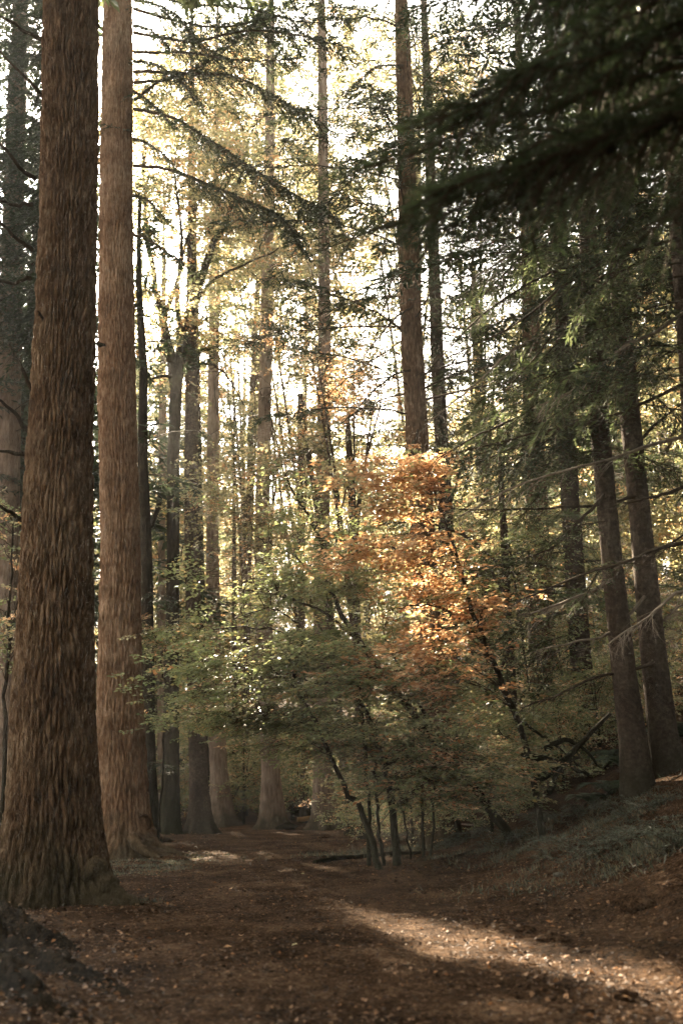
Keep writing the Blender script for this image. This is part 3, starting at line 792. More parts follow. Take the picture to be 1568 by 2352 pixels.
# ---- the brown fir behind the orange beech and its companion
t9, r9 = fir('fir_tree', [(1012, 1890, 84), (1000, 1650, 66), (975, 1300, 60), (957, 1000, 56), (946, 800, 54), (936, 500, 46), (928, 200, 40)], 22, 34, 'brown fir rising behind the orange beech', 'bark_brown', 84, 0.1, (0.07, .32, .022), 61, .25, 20)
conifer(t9, r9, R(61), 9.6, 33, 120, 5.2, dens=1.25, nl=.15, nw=.034, nmat='needles_dark')
t10, r10 = fir('fir_tree', [(1050, 1860, 50), (1036, 1500, 40), (1021, 1150, 36), (1005, 850, 32), (994, 550, 28), (985, 300, 24)], 29, 34, 'slimmer dark fir close behind the brown one, to its right', 'bark_spruce', 72, 0.1, (0.07, .32, .015), 62, .25, 20)
conifer(t10, r10, R(62), 8.0, 33, 105, 4.6, dens=.85, nl=.17, nw=.044, nmat='needles')
for k, (pts, Y0, Y1) in enumerate([([(930, 470), (870, 500), (800, 560), (770, 610)], 21.8, 20.9), ([(940, 600), (880, 640), (800, 680), (750, 740)], 21.8, 20.4), ([(950, 700), (900, 740), (850, 800), (820, 880)], 21.8, 20.9),
                                ([(925, 330), (850, 360), (790, 420)], 21.8, 20.4), ([(1000, 940), (1010, 955), (1040, 1000)], 21.8, 20.9), ([(950, 560), (1010, 590), (1070, 660)], 21.8, 20.9), ([(925, 150), (860, 160), (780, 220)], 21.8, 20.4),
                                ([(945, 850), (890, 870), (830, 930), (800, 1010)], 21.8, 21.0), ([(960, 980), (940, 1060), (920, 1120)], 21.8, 21.2), ([(925, 60), (840, 40), (760, 60)], 21.8, 20.4)]):
    bough(r9, pts, Y0, Y1, .03, 200+k, wid=.32, start=.12, dens=1.3)

# ---- dark hemlock trees behind the slope
t11, r11 = fir('fir_tree', [(1255, 1800, 80), (1248, 1550, 66), (1240, 1380, 62), (1225, 1000, 50), (1215, 600, 40)], 29, 30, 'broad brown trunk glimpsed through the branches left of the slope trunks', 'bark_brown', 80, 0.1, (0.08, .35, .02), 63, .2, 16)
conifer(t11, r11, R(63), 6.0, 29, 120, 5.2, dens=.85, nl=.17, nw=.044, nmat='needles')
t12, r12 = fir('fir_tree', [(1350, 1740, 66), (1332, 1500, 52), (1308, 1150, 46), (1295, 850, 40), (1285, 500, 34)], 23.5, 28, 'dark trunk behind the brush pile with deep green boughs low down', 'bark_spruce', 80, 0.1, (0.07, .3, .014), 64, .2, 16)
conifer(t12, r12, R(64), 4.2, 27, 115, 4.8, dens=1.0, nl=.15, nw=.038, nmat='needles')

# ---- the pair of spruces on the slope, rim lit from the left
t13, r13 = fir('spruce_tree', [(1462, 1795, 80), (1452, 1700, 68), (1432, 1550, 60), (1405, 1300, 52), (1378, 1000, 48), (1360, 750, 45), (1347, 500, 42), (1336, 200, 36)], 16.0, 26, 'left one of two slim spruces on the slope, its left edge rim-lit', 'bark_spruce', 90, 0.07, (0.05, .12, .008), 71, .12, 13)
t14, r14 = fir('spruce_tree', [(1535, 1775, 86), (1520, 1680, 72), (1494, 1450, 62), (1468, 1180, 54), (1442, 920, 50), (1420, 650, 47), (1400, 400, 44), (1378, 100, 38)], 16.4, 26, 'right one of two slim spruces on the slope, bright sun rim on its left edge', 'bark_spruce', 90, 0.07, (0.05, .12, .008), 72, .12, 13)
conifer(t13, r13, R(71), 10, 25.5, 95, 4.4, dens=0.9, nl=.16, nw=.045, nmat='needles_dark')
conifer(t14, r14, R(72), 9.5, 25.5, 95, 4.4, dens=0.9, nl=.16, nw=.045, nmat='needles_dark')
t15, r15 = fir('spruce_tree', [(1640, 1700, 76), (1605, 1200, 62), (1580, 800, 52), (1552, 450, 46), (1530, 150, 40)], 14.0, 24, 'spruce cut by the right edge with a bright rim high on its trunk', 'bark_spruce', 72, 0.08, (0.05, .12, .008), 73, .2, 13)
conifer(t15, r15, R(73), 8.5, 23.5, 95, 4.4, dens=0.9, nl=.16, nw=.045, nmat='needles_dark')
rb = R(77)
bare = [(r15, [(1570, 330), (1440, 420), (1300, 500), (1180, 575), (1080, 640)], 13.8, 12.5), (r13, [(1355, 600), (1290, 620), (1240, 640), (1100, 730), (960, 870)], 15.9, 14.5),
        (r15, [(1570, 540), (1460, 575), (1350, 620), (1200, 740), (1030, 830)], 13.8, 13), (r13, [(1365, 730), (1280, 760), (1180, 800), (1080, 885), (960, 975)], 15.9, 15),
        (r15, [(1590, 870), (1480, 925), (1400, 960), (1200, 1000), (1040, 1040)], 13.9, 13.5), (r13, [(1380, 960), (1300, 980), (1180, 1030), (1050, 1090)], 15.9, 15.2),
        (r15, [(1590, 1000), (1480, 1030), (1400, 1060), (1200, 1125), (1050, 1200)], 13.9, 13.2), (r14, [(1470, 1140), (1380, 1160), (1280, 1162), (1150, 1165), (1030, 1168)], 16.3, 15),
        (r15, [(1600, 1240), (1500, 1270), (1420, 1310), (1300, 1350), (1190, 1400)], 13.9, 13.6), (r14, [(1480, 1370), (1400, 1450), (1330, 1470), (1250, 1490)], 16.2, 15.5),
        (r13, [(1372, 870), (1300, 900), (1200, 950), (1100, 990), (1000, 1040)], 15.9, 14.6), (r13, [(1390, 1130), (1330, 1200), (1270, 1260), (1200, 1290)], 15.9, 14.9),
        (r15, [(1590, 700), (1500, 760), (1420, 800), (1330, 890), (1240, 940)], 13.9, 13), (r14, [(1430, 820), (1380, 900), (1300, 960), (1180, 990)], 16.2, 15.4),
        (r14, [(1500, 1520), (1440, 1540), (1360, 1560), (1270, 1600), (1200, 1625)], 16.2, 15.3), (r13, [(1410, 1330), (1340, 1370), (1250, 1400), (1180, 1410)], 15.9, 14.8),
        (r15, [(1600, 1100), (1540, 1130), (1470, 1150), (1400, 1170)], 13.9, 13.2), (r13, [(1345, 480), (1260, 560), (1180, 600), (1100, 680)], 15.9, 14.8),
        (r14, [(1490, 1440), (1560, 1400), (1620, 1330)], 16.4, 16.5), (r14, [(1455, 1030), (1520, 960), (1600, 900)], 16.4, 16.5), (r14, [(1480, 1290), (1530, 1250), (1610, 1210)], 16.4, 16),
        (r15, [(1600, 1340), (1540, 1370), (1480, 1420), (1400, 1470)], 13.9, 13.3), (r13, [(1355, 690), (1300, 730), (1220, 830), (1160, 900)], 15.9, 15.2)]
for k, (root, pts, Y0, Y1) in enumerate(bare):
    n_ = len(pts)
    bare_branch(root, [at(x, y, Y0+(Y1-Y0)*j/(n_-1)) for j, (x, y) in enumerate(pts)], 0.030, rb, 24, .5, 'twig' if k % 3 else 'twig_pale')
for k, (root, pts, Y0, Y1) in enumerate([(r13, [(1350, 760), (1390, 700), (1345, 820)], 15.9, 15.2), (r14, [(1490, 1300), (1400, 1290), (1330, 1390)], 16.2, 15.3), (r13, [(1375, 700), (1300, 760), (1260, 830)], 15.9, 15),
                                         (r13, [(1385, 1050), (1310, 1060), (1240, 1130), (1190, 1200)], 15.9, 15.2), (r13, [(1395, 1200), (1330, 1210), (1270, 1260)], 15.9, 15.1)]):
    bough(root, pts, Y0, Y1, .018, 260+k, wid=.3, start=.15, nm='needles')

rq = random.Random(8)
for k in range(78):
    root, xa, ya, Yt = [(r13, 1345, 500, 15.8), (r14, 1420, 500, 16.2), (r15, 1575, 350, 13.8), (r12, 1300, 700, 23.2), (r11, 1230, 700, 28.7)][k % 5]
    y = ya + rq.uniform(0, 950 if k % 5 > 2 else 560); x = {0: 1347+(y-500)*.075, 1: 1408+(y-400)*.085, 2: 1552+(y-450)*.07, 3: 1287+(y-500)*.042, 4: 1218+(y-600)*.03}[k % 5]
    sg = 1 if (rq.random() < .25 and k % 5 != 2) else -1
    dx = rq.uniform(130, 330)*sg*(.8 if k % 5 > 2 else 1); dy = rq.uniform(40, 150)
    bough(root, [(x, y), (x+dx*.35, y+dy*.15), (x+dx*.7, y+dy*.5), (x+dx, y+dy)], Yt, Yt-rq.uniform(.3, 1.6), .014, 700+k, dens=1.5, start=.08, nl=.12, nw=.030, wid=.30, hang=.8, nm='needles' if k % 4 else 'needles_dark')
# ---- young beeches in the middle
def young_beech(label, stems, Y, radii, ells, ncl, per, pick, seed, keep=None, **kw):
    P0 = at(*stems[0][0], Y); P0[2] = float(terrain(P0[0], P0[1]))
    root = thing('young_beech', P0, label, 'tree', 'young beeches beside the path')
    LL = []
    for k, (st, (a, b)) in enumerate(zip(stems, radii)):
        pts = [at(x, y, Y + 0.5*math.sin(j*1.3+k)) for j, (x, y) in enumerate(st)]
        if k == 0 or st[0][1] > 1780: pts[0] = np.array([pts[0][0], pts[0][1], terrain(pts[0][0], pts[0][1])-0.1])
        LL.append(limb_obj(root, pts, a, b, 'bark_dark', 'trunk' if k == 0 else 'stem', k=22, seed=seed+k))
    leafy(root, R(seed), np.vstack(LL)[3:], ells, ncl, per, ['leaf_green', 'leaf_orange', 'leaf_yellow'], pick, trunk_xy=P0[:2], keep_parts=keep or 0, **kw)
    return root
def orange_pick(c, r):
    q = r.random(len(c)); return np.where(q < .80, 1, np.where(q < .92, 2, 0))
def green_pick(c, r):                              # the side towards the orange beech has turned
    f = np.clip((c[:, 0]-0.2)/3.0, 0, 1)
    q = r.random(len(c)); return np.where(q < 0.015+0.16*f*f, 1, np.where(q < 0.06+0.36*f*f, 2, 0))
YO, YG = 17.0, 18.0
young_beech('young beech with a blaze of sunlit orange leaves on a leaning stem',
            [[(1238, 1800), (1190, 1660), (1130, 1520), (1083, 1390), (1050, 1290), (1015, 1180), (985, 1060)], [(1120, 1500), (1060, 1420), (980, 1390), (900, 1400)], [(1045, 1290), (960, 1270), (860, 1260), (780, 1285)]], YO,
            [(.06, .015), (.03, .008), (.025, .008)],
            [(at(985, 1105, YO), (.40, .5, .72), 1.6), (at(1000, 1290, YO), (.6, .8, .7), 1.1), (at(1040, 1430, YO), (.85, .9, .6), 1.2), (at(840, 1270, YO-.3), (.75, .5, .2), .4), (at(830, 1095, YO), (.7, .5, .16), .35), (at(900, 1180, YO), (.4, .5, .14), .2), (at(1130, 1390, YO), (.45, .6, .25), .4), (at(940, 1530, YO-.3), (.9, .8, .5), .9), (at(1090, 1560, YO), (.6, .6, .4), .3)],
            88, 9, orange_pick, 301, layer=.26, keep=(at(1000, 1030, YO), 280), L=.42, K=4, Mm=4, leaf=.098, spread=.34, flat=.06, tilt=.16, jit=.3)
young_beech('spreading green beech with long drooping sprays over the path',
            [[(1178, 1920), (1120, 1845), (1050, 1760), (940, 1620), (830, 1480), (770, 1370), (740, 1260), (700, 1170), (655, 1090)], [(940, 1620), (860, 1560), (740, 1500), (600, 1440), (470, 1450)], [(860, 1560), (760, 1570), (640, 1560), (500, 1580)], [(740, 1500), (640, 1400), (540, 1420)], [(830, 1480), (730, 1400), (600, 1360), (500, 1340)],
             [(770, 1370), (680, 1280), (580, 1230)], [(1050, 1760), (1000, 1680), (930, 1560), (880, 1450)], [(1020, 1720), (960, 1640), (910, 1600)]], YG,
            [(.085, .015), (.035, .01), (.025, .008), (.02, .008), (.03, .01), (.025, .01), (.05, .012), (.05, .012)],
            [(at(720, 1350, YG), (2.2, 1.6, .8), 1.6), (at(660, 1480, YG-.5), (1.9, 1.5, .7), 1.7), (at(780, 1560, YG-1), (2.2, 1.4, .7), 1.6), (at(690, 1150, YG+.5), (1.2, 1.2, .7), .7), (at(600, 1560, YG-1), (1.1, 1.1, .5), .8),
             (at(920, 1640, YG-1), (1.8, 1.2, .7), 1.1), (at(1000, 1780, YG-.5), (1.5, 1.0, .6), .6), (at(620, 1330, YG), (1.2, 1.1, .5), .7), (at(800, 1230, YG), (1.2, 1.0, .5), .5)],
            165, 10, green_pick, 302, layer=.42, L=.5, K=5, Mm=4, leaf=.085, spread=.55, flat=.05, droop=.45, tilt=.14, jit=.26)
young_beech('lower beech with bare dark forked stem leaning left towards the path',
            [[(872, 1930), (835, 1870), (795, 1815), (740, 1690), (690, 1600), (620, 1530)], [(740, 1690), (690, 1660), (620, 1640), (540, 1660)]], 16.6, [(.06, .012), (.02, .007)],
            [(at(650, 1610, 16.6), (1.2, 1.0, .4), 1), (at(560, 1640, 16.6), (.9, .8, .3), .6), (at(750, 1680, 16.6), (.7, .7, .3), .4)], 40, 12, lambda c, r: r.choice(3, len(c), p=[.85, .06, .09]), 303, layer=.3, L=.45, K=5, Mm=5, leaf=.065, spread=.42, flat=.05, droop=.5, tilt=.14, jit=.26)
young_beech('upright beech with twin dark stems under the orange leaves',
            [[(908, 1905), (895, 1820), (880, 1740), (850, 1660), (825, 1600), (812, 1540)], [(845, 1890), (840, 1800), (838, 1700), (828, 1620)], [(878, 1890), (862, 1790), (850, 1690)]], 17.4, [(.075, .02), (.04, .012), (.035, .012)],
            [(at(900, 1720, 17.4), (1.1, .8, .5), 1), (at(1010, 1800, 17.2), (1.1, .8, .4), .9), (at(1130, 1760, 17.0), (1.0, .8, .5), .8), (at(870, 1560, 17.4), (.8, .8, .4), .6)], 60, 11, lambda c, r: r.choice(3, len(c), p=[.55, .2, .25]), 304, layer=.3, L=.42, K=4, Mm=4, leaf=.08, spread=.42, flat=.06, tilt=.16, jit=.3)
young_beech('thin sapling stems with sparse yellow leaves right of the twin stems',
            [[(968, 1890), (965, 1800), (950, 1700), (945, 1600)], [(985, 1890), (1000, 1780), (1010, 1690)], [(940, 1880), (915, 1800), (905, 1720)]], 18.6, [(.03, .008), (.025, .008), (.02, .006)],
            [(at(960, 1760, 18.6), (1.3, .7, .6), 1)], 26, 10, lambda c, r: r.choice(3, len(c), p=[.25, .35, .4]), 305, L=.4, K=4, Mm=4, leaf=.07, spread=.4, flat=.12)
young_beech('leafy beech shoot with yellowing leaves at the foot of the blackish trunk',
            [[(365, 1850), (375, 1700), (400, 1500), (390, 1400)], [(390, 1600), (360, 1480), (345, 1440)]], 23.5, [(.03, .01), (.02, .008)],
            [(at(385, 1470, 23.5), (.4, .6, .5), 1), (at(430, 1640, 23.3), (.7, .6, .4), .8)], 26, 10, lambda c, r: r.choice(3, len(c), p=[.55, .2, .25]), 306, L=.45, K=4, Mm=4, leaf=.085, spread=.35, flat=.1)
young_beech('young beech with green and gold leaves at the left edge behind the widest trunk',
            [[(12, 1860), (14, 1600), (22, 1400), (30, 1200)], [(20, 1450), (50, 1350), (60, 1200)]], 19.0, [(.05, .015), (.02, .008)],
            [(at(15, 1200, 19), (.6, .6, .9), 1), (at(10, 1450, 19), (.6, .6, .8), 1)], 26, 9, lambda c, r: r.choice(3, len(c), p=[.6, .15, .25]), 307, L=.4, K=4, Mm=4, leaf=.08, spread=.3, flat=.1)

# ---- broadleaf trees in the bright gap
def broadleaf(name, px, Y, H, label, ells, ncl, per, pick, seed, mats=('leaf_olive', 'leaf_yellow', 'leaf_orange'), bark='bark_spruce', group=None, leaf=.11, nlimb=6, **kw):
    t = trunk_line(px, Y, H) if not isinstance(px, Trunk) else px
    root = thing(name, t.base, label, 'tree', group)
    obj('trunk', trunk_mesh(t, 24, .25, None, .3, 5, (.1, .4, .01), seed), M[bark], root)
    rng = R(seed); LL = [t_at(t, np.linspace(t.g+t.H*.2, t.g+t.H*.95, 20))[0]]
    mb = MB()
    for k in range(nlimb):
        e = ells[k % len(ells)]
        h = t.g + t.H*(.25+.5*rng.random()); c, r = t_at(t, h)
        tgt = np.array(e[0]) + rng.normal(0, .5, 3)*np.array(e[1])
        P = catmull([c, (c+tgt)/2+np.array([0, 0, .08*np.linalg.norm(tgt-c)]), tgt], 10)
        V, F = tube(P, np.linspace(r*.45, .02, 10), 5); mb.add(V, F); LL.append(P)
    obj('limbs', mb, M[bark], root)
    leafy(root, rng, np.vstack(LL), ells, ncl, per, list(mats), pick, leaf=leaf, trunk_xy=t.base[:2], **kw)
    return root
pk = lambda a: (lambda c, r: r.choice(3, len(c), p=a))
FAR = dict(L=.75, K=4, Mm=4, twigs=False, spread=.75, flat=.35, tilt=.45)
broadleaf('birch_tree', [(700, 1870, 22), (690, 1300, 18), (690, 900, 14)], 40, 17, 'slender tree with a veil of pale yellow leaves in the brightest gap',
          [(at(560, 700, 40), (2.8, 2.5, 3.2), 1), (at(700, 560, 40), (3.0, 2.5, 2.6), 1), (at(700, 860, 40), (2.6, 2.2, 2.6), .8)], 200, 10, pk([.25, .69, .06]), 401, leaf=.17, **FAR)
broadleaf('birch_tree', [(610, 1860, 16), (615, 1300, 13), (600, 900, 10)], 46, 22, 'farther slender tree of cream and gold leaves behind the brightest gap',
          [(at(500, 800, 46), (2.8, 2.5, 3.0), 1), (at(640, 930, 46), (2.8, 2.5, 2.6), 1), (at(770, 720, 46), (3.0, 2.5, 3.2), 1), (at(550, 1080, 46), (2.8, 2.5, 2.4), 1), (at(740, 1060, 46), (2.8, 2.5, 2.4), 1), (at(600, 480, 46), (3.0, 2.5, 2.6), .8)], 150, 9, pk([.38, .58, .04]), 409, leaf=.19, carve='near', **FAR)
broadleaf('beech_tree', [(385, 1860, 16), (380, 1300, 14), (378, 900, 10)], 50, 30, 'tall pale-leaved tree filling the slot between the rosy fir and the forked tree',
          [(at(345, 720, 50), (2.2, 2.5, 3.0), 1), (at(400, 880, 50), (2.6, 2.5, 3.0), 1), (at(350, 420, 50), (2.4, 2.5, 4.0), 1), (at(360, 1100, 50), (2.4, 2.5, 3.0), .9), (at(470, 1000, 50), (2.4, 2.5, 3.0), .8)], 130, 8, pk([.55, .4, .05]), 411, leaf=.2, carve='near', **FAR)
broadleaf('birch_tree', [(690, 1850, 12), (700, 1000, 10), (705, 500, 8)], 56, 38, 'very tall faint tree of pale leaves at the top of the bright gap',
          [(at(620, 180, 56), (4, 3, 4.0), 1), (at(760, 100, 56), (4, 3, 4.0), 1), (at(700, 420, 56), (4, 3, 4.0), 1), (at(600, 640, 56), (4.0, 3, 3.4), 1), (at(820, 560, 56), (3.6, 3, 3.4), .8), (at(480, 120, 56), (3.6, 3, 3.4), .8)], 140, 9, pk([.45, .53, .02]), 410, leaf=.26, carve='near', **dict(FAR, L=1.0, spread=1.0))
broadleaf('beech_tree', [(830, 1840, 24), (815, 1300, 20), (800, 1000, 16)], 27, 12, 'tree with copper orange sprays left of the brown fir',
          [(at(800, 880, 26), (1.5, 1.2, .9), 1), (at(850, 960, 26), (1.0, 1.0, .6), .8), (at(790, 1090, 26), (.9, .8, .5), .5), (at(690, 800, 26), (1.0, .8, .4), .4)], 60, 9, pk([.12, .2, .68]), 402, leaf=.09, L=.5, K=4, Mm=4, spread=.4, flat=.14)
broadleaf('beech_tree', [(800, 1850, 20), (750, 1300, 16), (700, 1000, 13)], 30, 13, 'green and gold beech rising above the drooping green one',
          [(at(640, 1040, 30), (1.8, 1.5, 1.4), 1), (at(770, 1040, 30), (1.8, 1.4, 1.2), 1), (at(620, 1200, 30), (2.0, 1.4, 1.0), .8), (at(850, 1180, 29), (1.6, 1.2, 1.0), .7)], 120, 9, pk([.6, .3, .1]), 403, leaf=.09, L=.5, K=4, Mm=4, spread=.5, flat=.16)
broadleaf('beech_tree', [(1130, 1800, 30), (1110, 1100, 26), (1090, 700, 22)], 36, 20, 'tall tree with light yellow-green leaves behind the slimmer dark fir',
          [(at(1080, 420, 36), (2.6, 2.4, 3.2), 1), (at(1130, 760, 36), (2.6, 2.4, 3.0), 1), (at(1090, 1000, 36), (2.4, 2.4, 2.2), .8), (at(1180, 1200, 34), (2.2, 2, 2.0), .7)], 260, 10, pk([.66, .30, .04]), 404, leaf=.13, **FAR)
broadleaf('beech_tree', [(1480, 1500, 34), (1460, 1000, 28), (1450, 700, 22)], 31, 19, 'golden tree glowing between the two slope spruces',
          [(at(1420, 620, 30), (2.4, 2, 3), 1), (at(1530, 900, 29), (2.0, 2, 3.0), 1), (at(1520, 1250, 27), (1.8, 1.6, 2.0), 1), (at(1300, 800, 31), (2.2, 2, 2.4), .8)], 230, 10, pk([.68, .24, .08]), 405, leaf=.13, **FAR)
broadleaf('beech_tree', [(980, 1850, 24), (960, 1000, 20), (960, 300, 14)], 42, 29, 'tall thin-leaved tree whose gold top shows above the dark boughs',
          [(at(900, 250, 42), (3.2, 2.5, 3.4), 1), (at(1010, 160, 42), (3.0, 2.5, 3.4), .8), (at(820, 420, 42), (2.4, 2.4, 2.6), .6)], 170, 9, pk([.5, .44, .06]), 406, leaf=.14, **FAR)
broadleaf('beech_tree', [(560, 1870, 18), (575, 1000, 16), (600, 500, 12)], 47, 32, 'tall amber-tinged tree behind the boughs of the rosy fir',
          [(at(520, 300, 47), (4.0, 3, 4.0), 1), (at(640, 330, 47), (3.6, 3, 3.4), .8), (at(480, 560, 47), (3.0, 3, 3.4), .6)], 190, 9, pk([.5, .42, .08]), 407, leaf=.15, **FAR)
broadleaf('beech_tree', [(1180, 1700, 24), (1160, 1300, 20), (1150, 1100, 14)], 24, 9.5, 'olive beech in the gap between orange beech and slope',
          [(at(1150, 1250, 24), (1.5, 1.5, 1.4), 1), (at(1220, 1480, 24), (1.6, 1.4, 1.4), 1), (at(1180, 1650, 23), (1.6, 1.2, .9), .9)], 110, 10, pk([.8, .15, .05]), 408, mats=('leaf_green', 'leaf_yellow', 'leaf_orange'), leaf=.08, L=.5, K=4, Mm=4, spread=.5, flat=.16)

SUN_TARGETS = [(np.array([*PATCH[[1, 3, 5, 7]].mean(0), 0.0]), 0.0)] + [(np.array([*p, 0.2]), 0.4) for p in PATCH[::2]] + GAPS
def blocks_sun(x, y, H, r):
    g = float(terrain(x, y))
    for c, rr_ in SUN_TARGETS:
        v = np.array([x, y])-c[:2]; h = S[:2]/np.linalg.norm(S[:2])
        a = v @ h; lat = abs(v[0]*h[1]-v[1]*h[0])
        if a > 0.5 and lat < r+rr_ and c[2]+(a-r)*S[2]/np.linalg.norm(S[:2]) < g+H: return True
    return False
# ---- woods behind: a few prototypes copied one by one
def copy_tree(o, loc, rz, s, label, group, parent=None):
    c = o.copy(); COL.objects.link(c)
    c.location = loc; c.rotation_euler = (0, 0, rz); c.scale = (s, s, s)
    c['label'] = label; c['group'] = group
    for ch in o.children:
        k = ch.copy(); COL.objects.link(k); k.parent = c
    return c
def far_conifer(x, y, H, seed, label, group):
    t = straight(x, y, .3, H, (.004, 0)); root = thing('fir_tree', t.base, label, 'tree', group)
    obj('trunk', trunk_mesh(t, 14, .6, None, .25, 5, (.12, .5, .01), seed), M['bark_far'], root)
    conifer(t, root, R(seed), t.g+H*.12, t.g+H-.3, 100, 4.6, dens=.7, nl=.42, nw=.13, twigs=False, carve=False, Lmin=.5, nmat='needles')
    return root
def far_broadleaf(x, y, H, seed, label, group, p):
    t = straight(x, y, .25, H, (.01, 0)); g = t.g
    E = [((x-1.2, y, g+H*.5), (3.0, 3.0, H*.2), 1), ((x+1.4, y, g+H*.68), (3.0, 3.0, H*.2), 1), ((x, y, g+H*.85), (2.2, 2.2, H*.12), .6), ((x+.4, y-1, g+H*.3), (2.6, 2.6, H*.14), .8)]
    return broadleaf('beech_tree', t, y, H, label, E, 190, 9, pk(p), seed, leaf=.2, group=group, L=.9, K=4, Mm=3, twigs=False, spread=.9, flat=.35, tilt=.45, carve=False)
G1, G2, G3 = 'hazy firs far back in the wood', 'pale autumn trees far back in the wood', 'green trees far back in the wood'
lab = {G1: 'hazy fir far back in the wood beyond the clearing', G2: 'pale yellow autumn tree far back in the hazy wood', G3: 'soft green broadleaf tree far back in the hazy wood'}
pc = far_conifer(-6, 58, 30, 501, lab[G1], G1)
pb = far_broadleaf(-1, 62, 20, 502, lab[G2], G2, [.25, .6, .15])
pg = far_broadleaf(9, 56, 19, 503, lab[G3], G3, [.8, .15, .05])
rr = random.Random(9)
spots = []
for k in range(900):
    y = rr.uniform(50, 112); x = rr.uniform(-0.46, 0.50)*y
    if any((x-a)**2+(y-b)**2 < 5.0**2 for a, b in spots) or (abs(x+6) < 3 and y < 62): continue
    spots.append((x, y))
for k, (x, y) in enumerate(spots[:95]):
    bright = -0.20 < x/y < 0.02
    if bright and rr.random() < .25: continue
    pr, g = (pb, G2) if (bright and rr.random() < .75) else ((pc, G1) if rr.random() < .45 else (pg, G3))
    s_ = rr.uniform(.75, 1.15)
    if blocks_sun(x, y, 30*s_ if pr is pc else 19*s_, 3.2*s_): continue
    copy_tree(pr, (x, y, float(terrain(x, y))-.1), rr.uniform(0, 6.28), s_, lab[g], g)
G6 = 'tall hazy firs between the far firs'
for k, (px, Y, sc_) in enumerate([(800, 48, 1.2), (900, 52, 1.3), (1060, 44, 1.3), (1160, 46, 1.3), (1340, 40, 1.2), (1460, 42, 1.2), (60, 44, 1.3), (-40, 40, 1.2), (1580, 38, 1.2)]):
    c = at(px, 1500, Y)
    if blocks_sun(c[0], Y, 30*sc_, 3.4*sc_): print('skip', px); continue
    copy_tree(pc, (c[0], Y, float(terrain(c[0], Y))-.1), rr.uniform(0, 6.28), sc_, 'tall hazy fir standing among the far firs', G6)
# shrubs filling the space under the far canopy
sh = None
G4 = 'low green and gold bushes beyond the far firs'
for k, (px, Y, s) in enumerate([(560, 41, 1.0), (690, 40, .9), (670, 44, 1.1), (790, 39, 1.0), (850, 36, .9), (450, 43, 1.0), (590, 48, 1.2), (730, 49, 1.2), (410, 47, 1.2), (880, 43, 1.2), (520, 50, 1.3), (1100, 30, .9), (1200, 29, .9),
                                (980, 34, 1.0), (1420, 27, .9), (1540, 24, .8), (640, 53, 1.3), (330, 44, 1.2), (250, 42, 1.2), (1300, 30, 1.0), (1040, 27, .8)]):
    c = at(px, 1700, Y); x, y = c[0], Y
    if sh is None:
        t = straight(x, y, .06, 3.6); g = t.g
        sh = broadleaf('bush', t, y, 3.6, 'low green and gold bush beyond the far firs', [((x, y, g+1.5), (1.6, 1.6, 1.1), 1), ((x+.3, y, g+2.9), (1.1, 1.1, .7), .6)], 60, 9, pk([.6, .3, .1]), 510, leaf=.11, group=G4,
                       L=.5, K=4, Mm=3, twigs=False, spread=.4, flat=.2, carve=False, bark='bark_dark', mats=('leaf_green', 'leaf_yellow', 'leaf_orange'))
        tag(sh, cat='bush')
    else:
        copy_tree(sh, (x, y, float(terrain(x, y))-.05), rr.uniform(0, 6.28), s, sh['label'], G4)

for k, (px, Y, s_, lb) in enumerate([(845, 25, .5, 'low leafy bush behind the forked dark stem by the path'), (940, 23, .5, 'low leafy bush behind the twin dark stems'), (1040, 21.5, .55, 'low leafy bush right of the brown fir foot'), (1120, 20.5, .5, 'low leafy bush behind the leaning beech foot'),
                                     (1200, 21, .55, 'low leafy bush behind the orange beech stem'), (1290, 20.5, .5, 'low leafy bush directly behind the brush pile'), (1380, 21.5, .55, 'low leafy bush behind the left slope spruce'), (1500, 21.5, .5, 'low leafy bush between the slope spruces, farther up')]):
    c = at(px, 1750, Y); b_ = copy_tree(sh, (c[0], Y, float(terrain(c[0], Y))-.05), rr.uniform(0, 6.28), s_, lb, 'low bushes behind the young beeches')
# ---- unseen trees added to block light: left edge, the slope, behind the camera
G5 = 'unseen firs added to block light'
p5 = None
def outside(x, y, s, rz):
    global p5
    if p5 is None:
        t = straight(x, y, .4, 30, (.003, 0)); p5 = thing('fir_tree', t.base, 'unseen fir added outside the frame to block light', 'tree', G5)
        obj('trunk', trunk_mesh(t, 20, .4, None, .25, 5, (.12, .5, .012), 5), M['bark_far'], p5)
        conifer(t, p5, R(520), t.g+2.0, t.g+29.5, 130, 5.2, dens=.6, nl=.5, nw=.2, twigs=False, carve=False)
    elif blocks_sun(x, y, 29*s, 3.5): print('skip out', x, y)
    else: copy_tree(p5, (x, y, float(terrain(x, y))-.1), rz, s, p5['label'], G5)
for k, (x, y) in enumerate([(11, 10), (9.5, 2), (13, -5), (16, 16), (18, 5), (6, -9), (15, 24), (20, 28), (-1, -14), (22, 14), (-14, 40), (-19, 46), (12, -15), (-2.5, -6.5), (2.0, -6.8), (7.2, 0), (4.5, -5), (-6.5, -3.5), (0.5, -8), (-5, -11), (-10, -16), (8, -3), (-24, 56), (-12, 52), (24, 38)]):
    outside(x, y, rr.uniform(.85, 1.1), rr.uniform(0, 6.28))

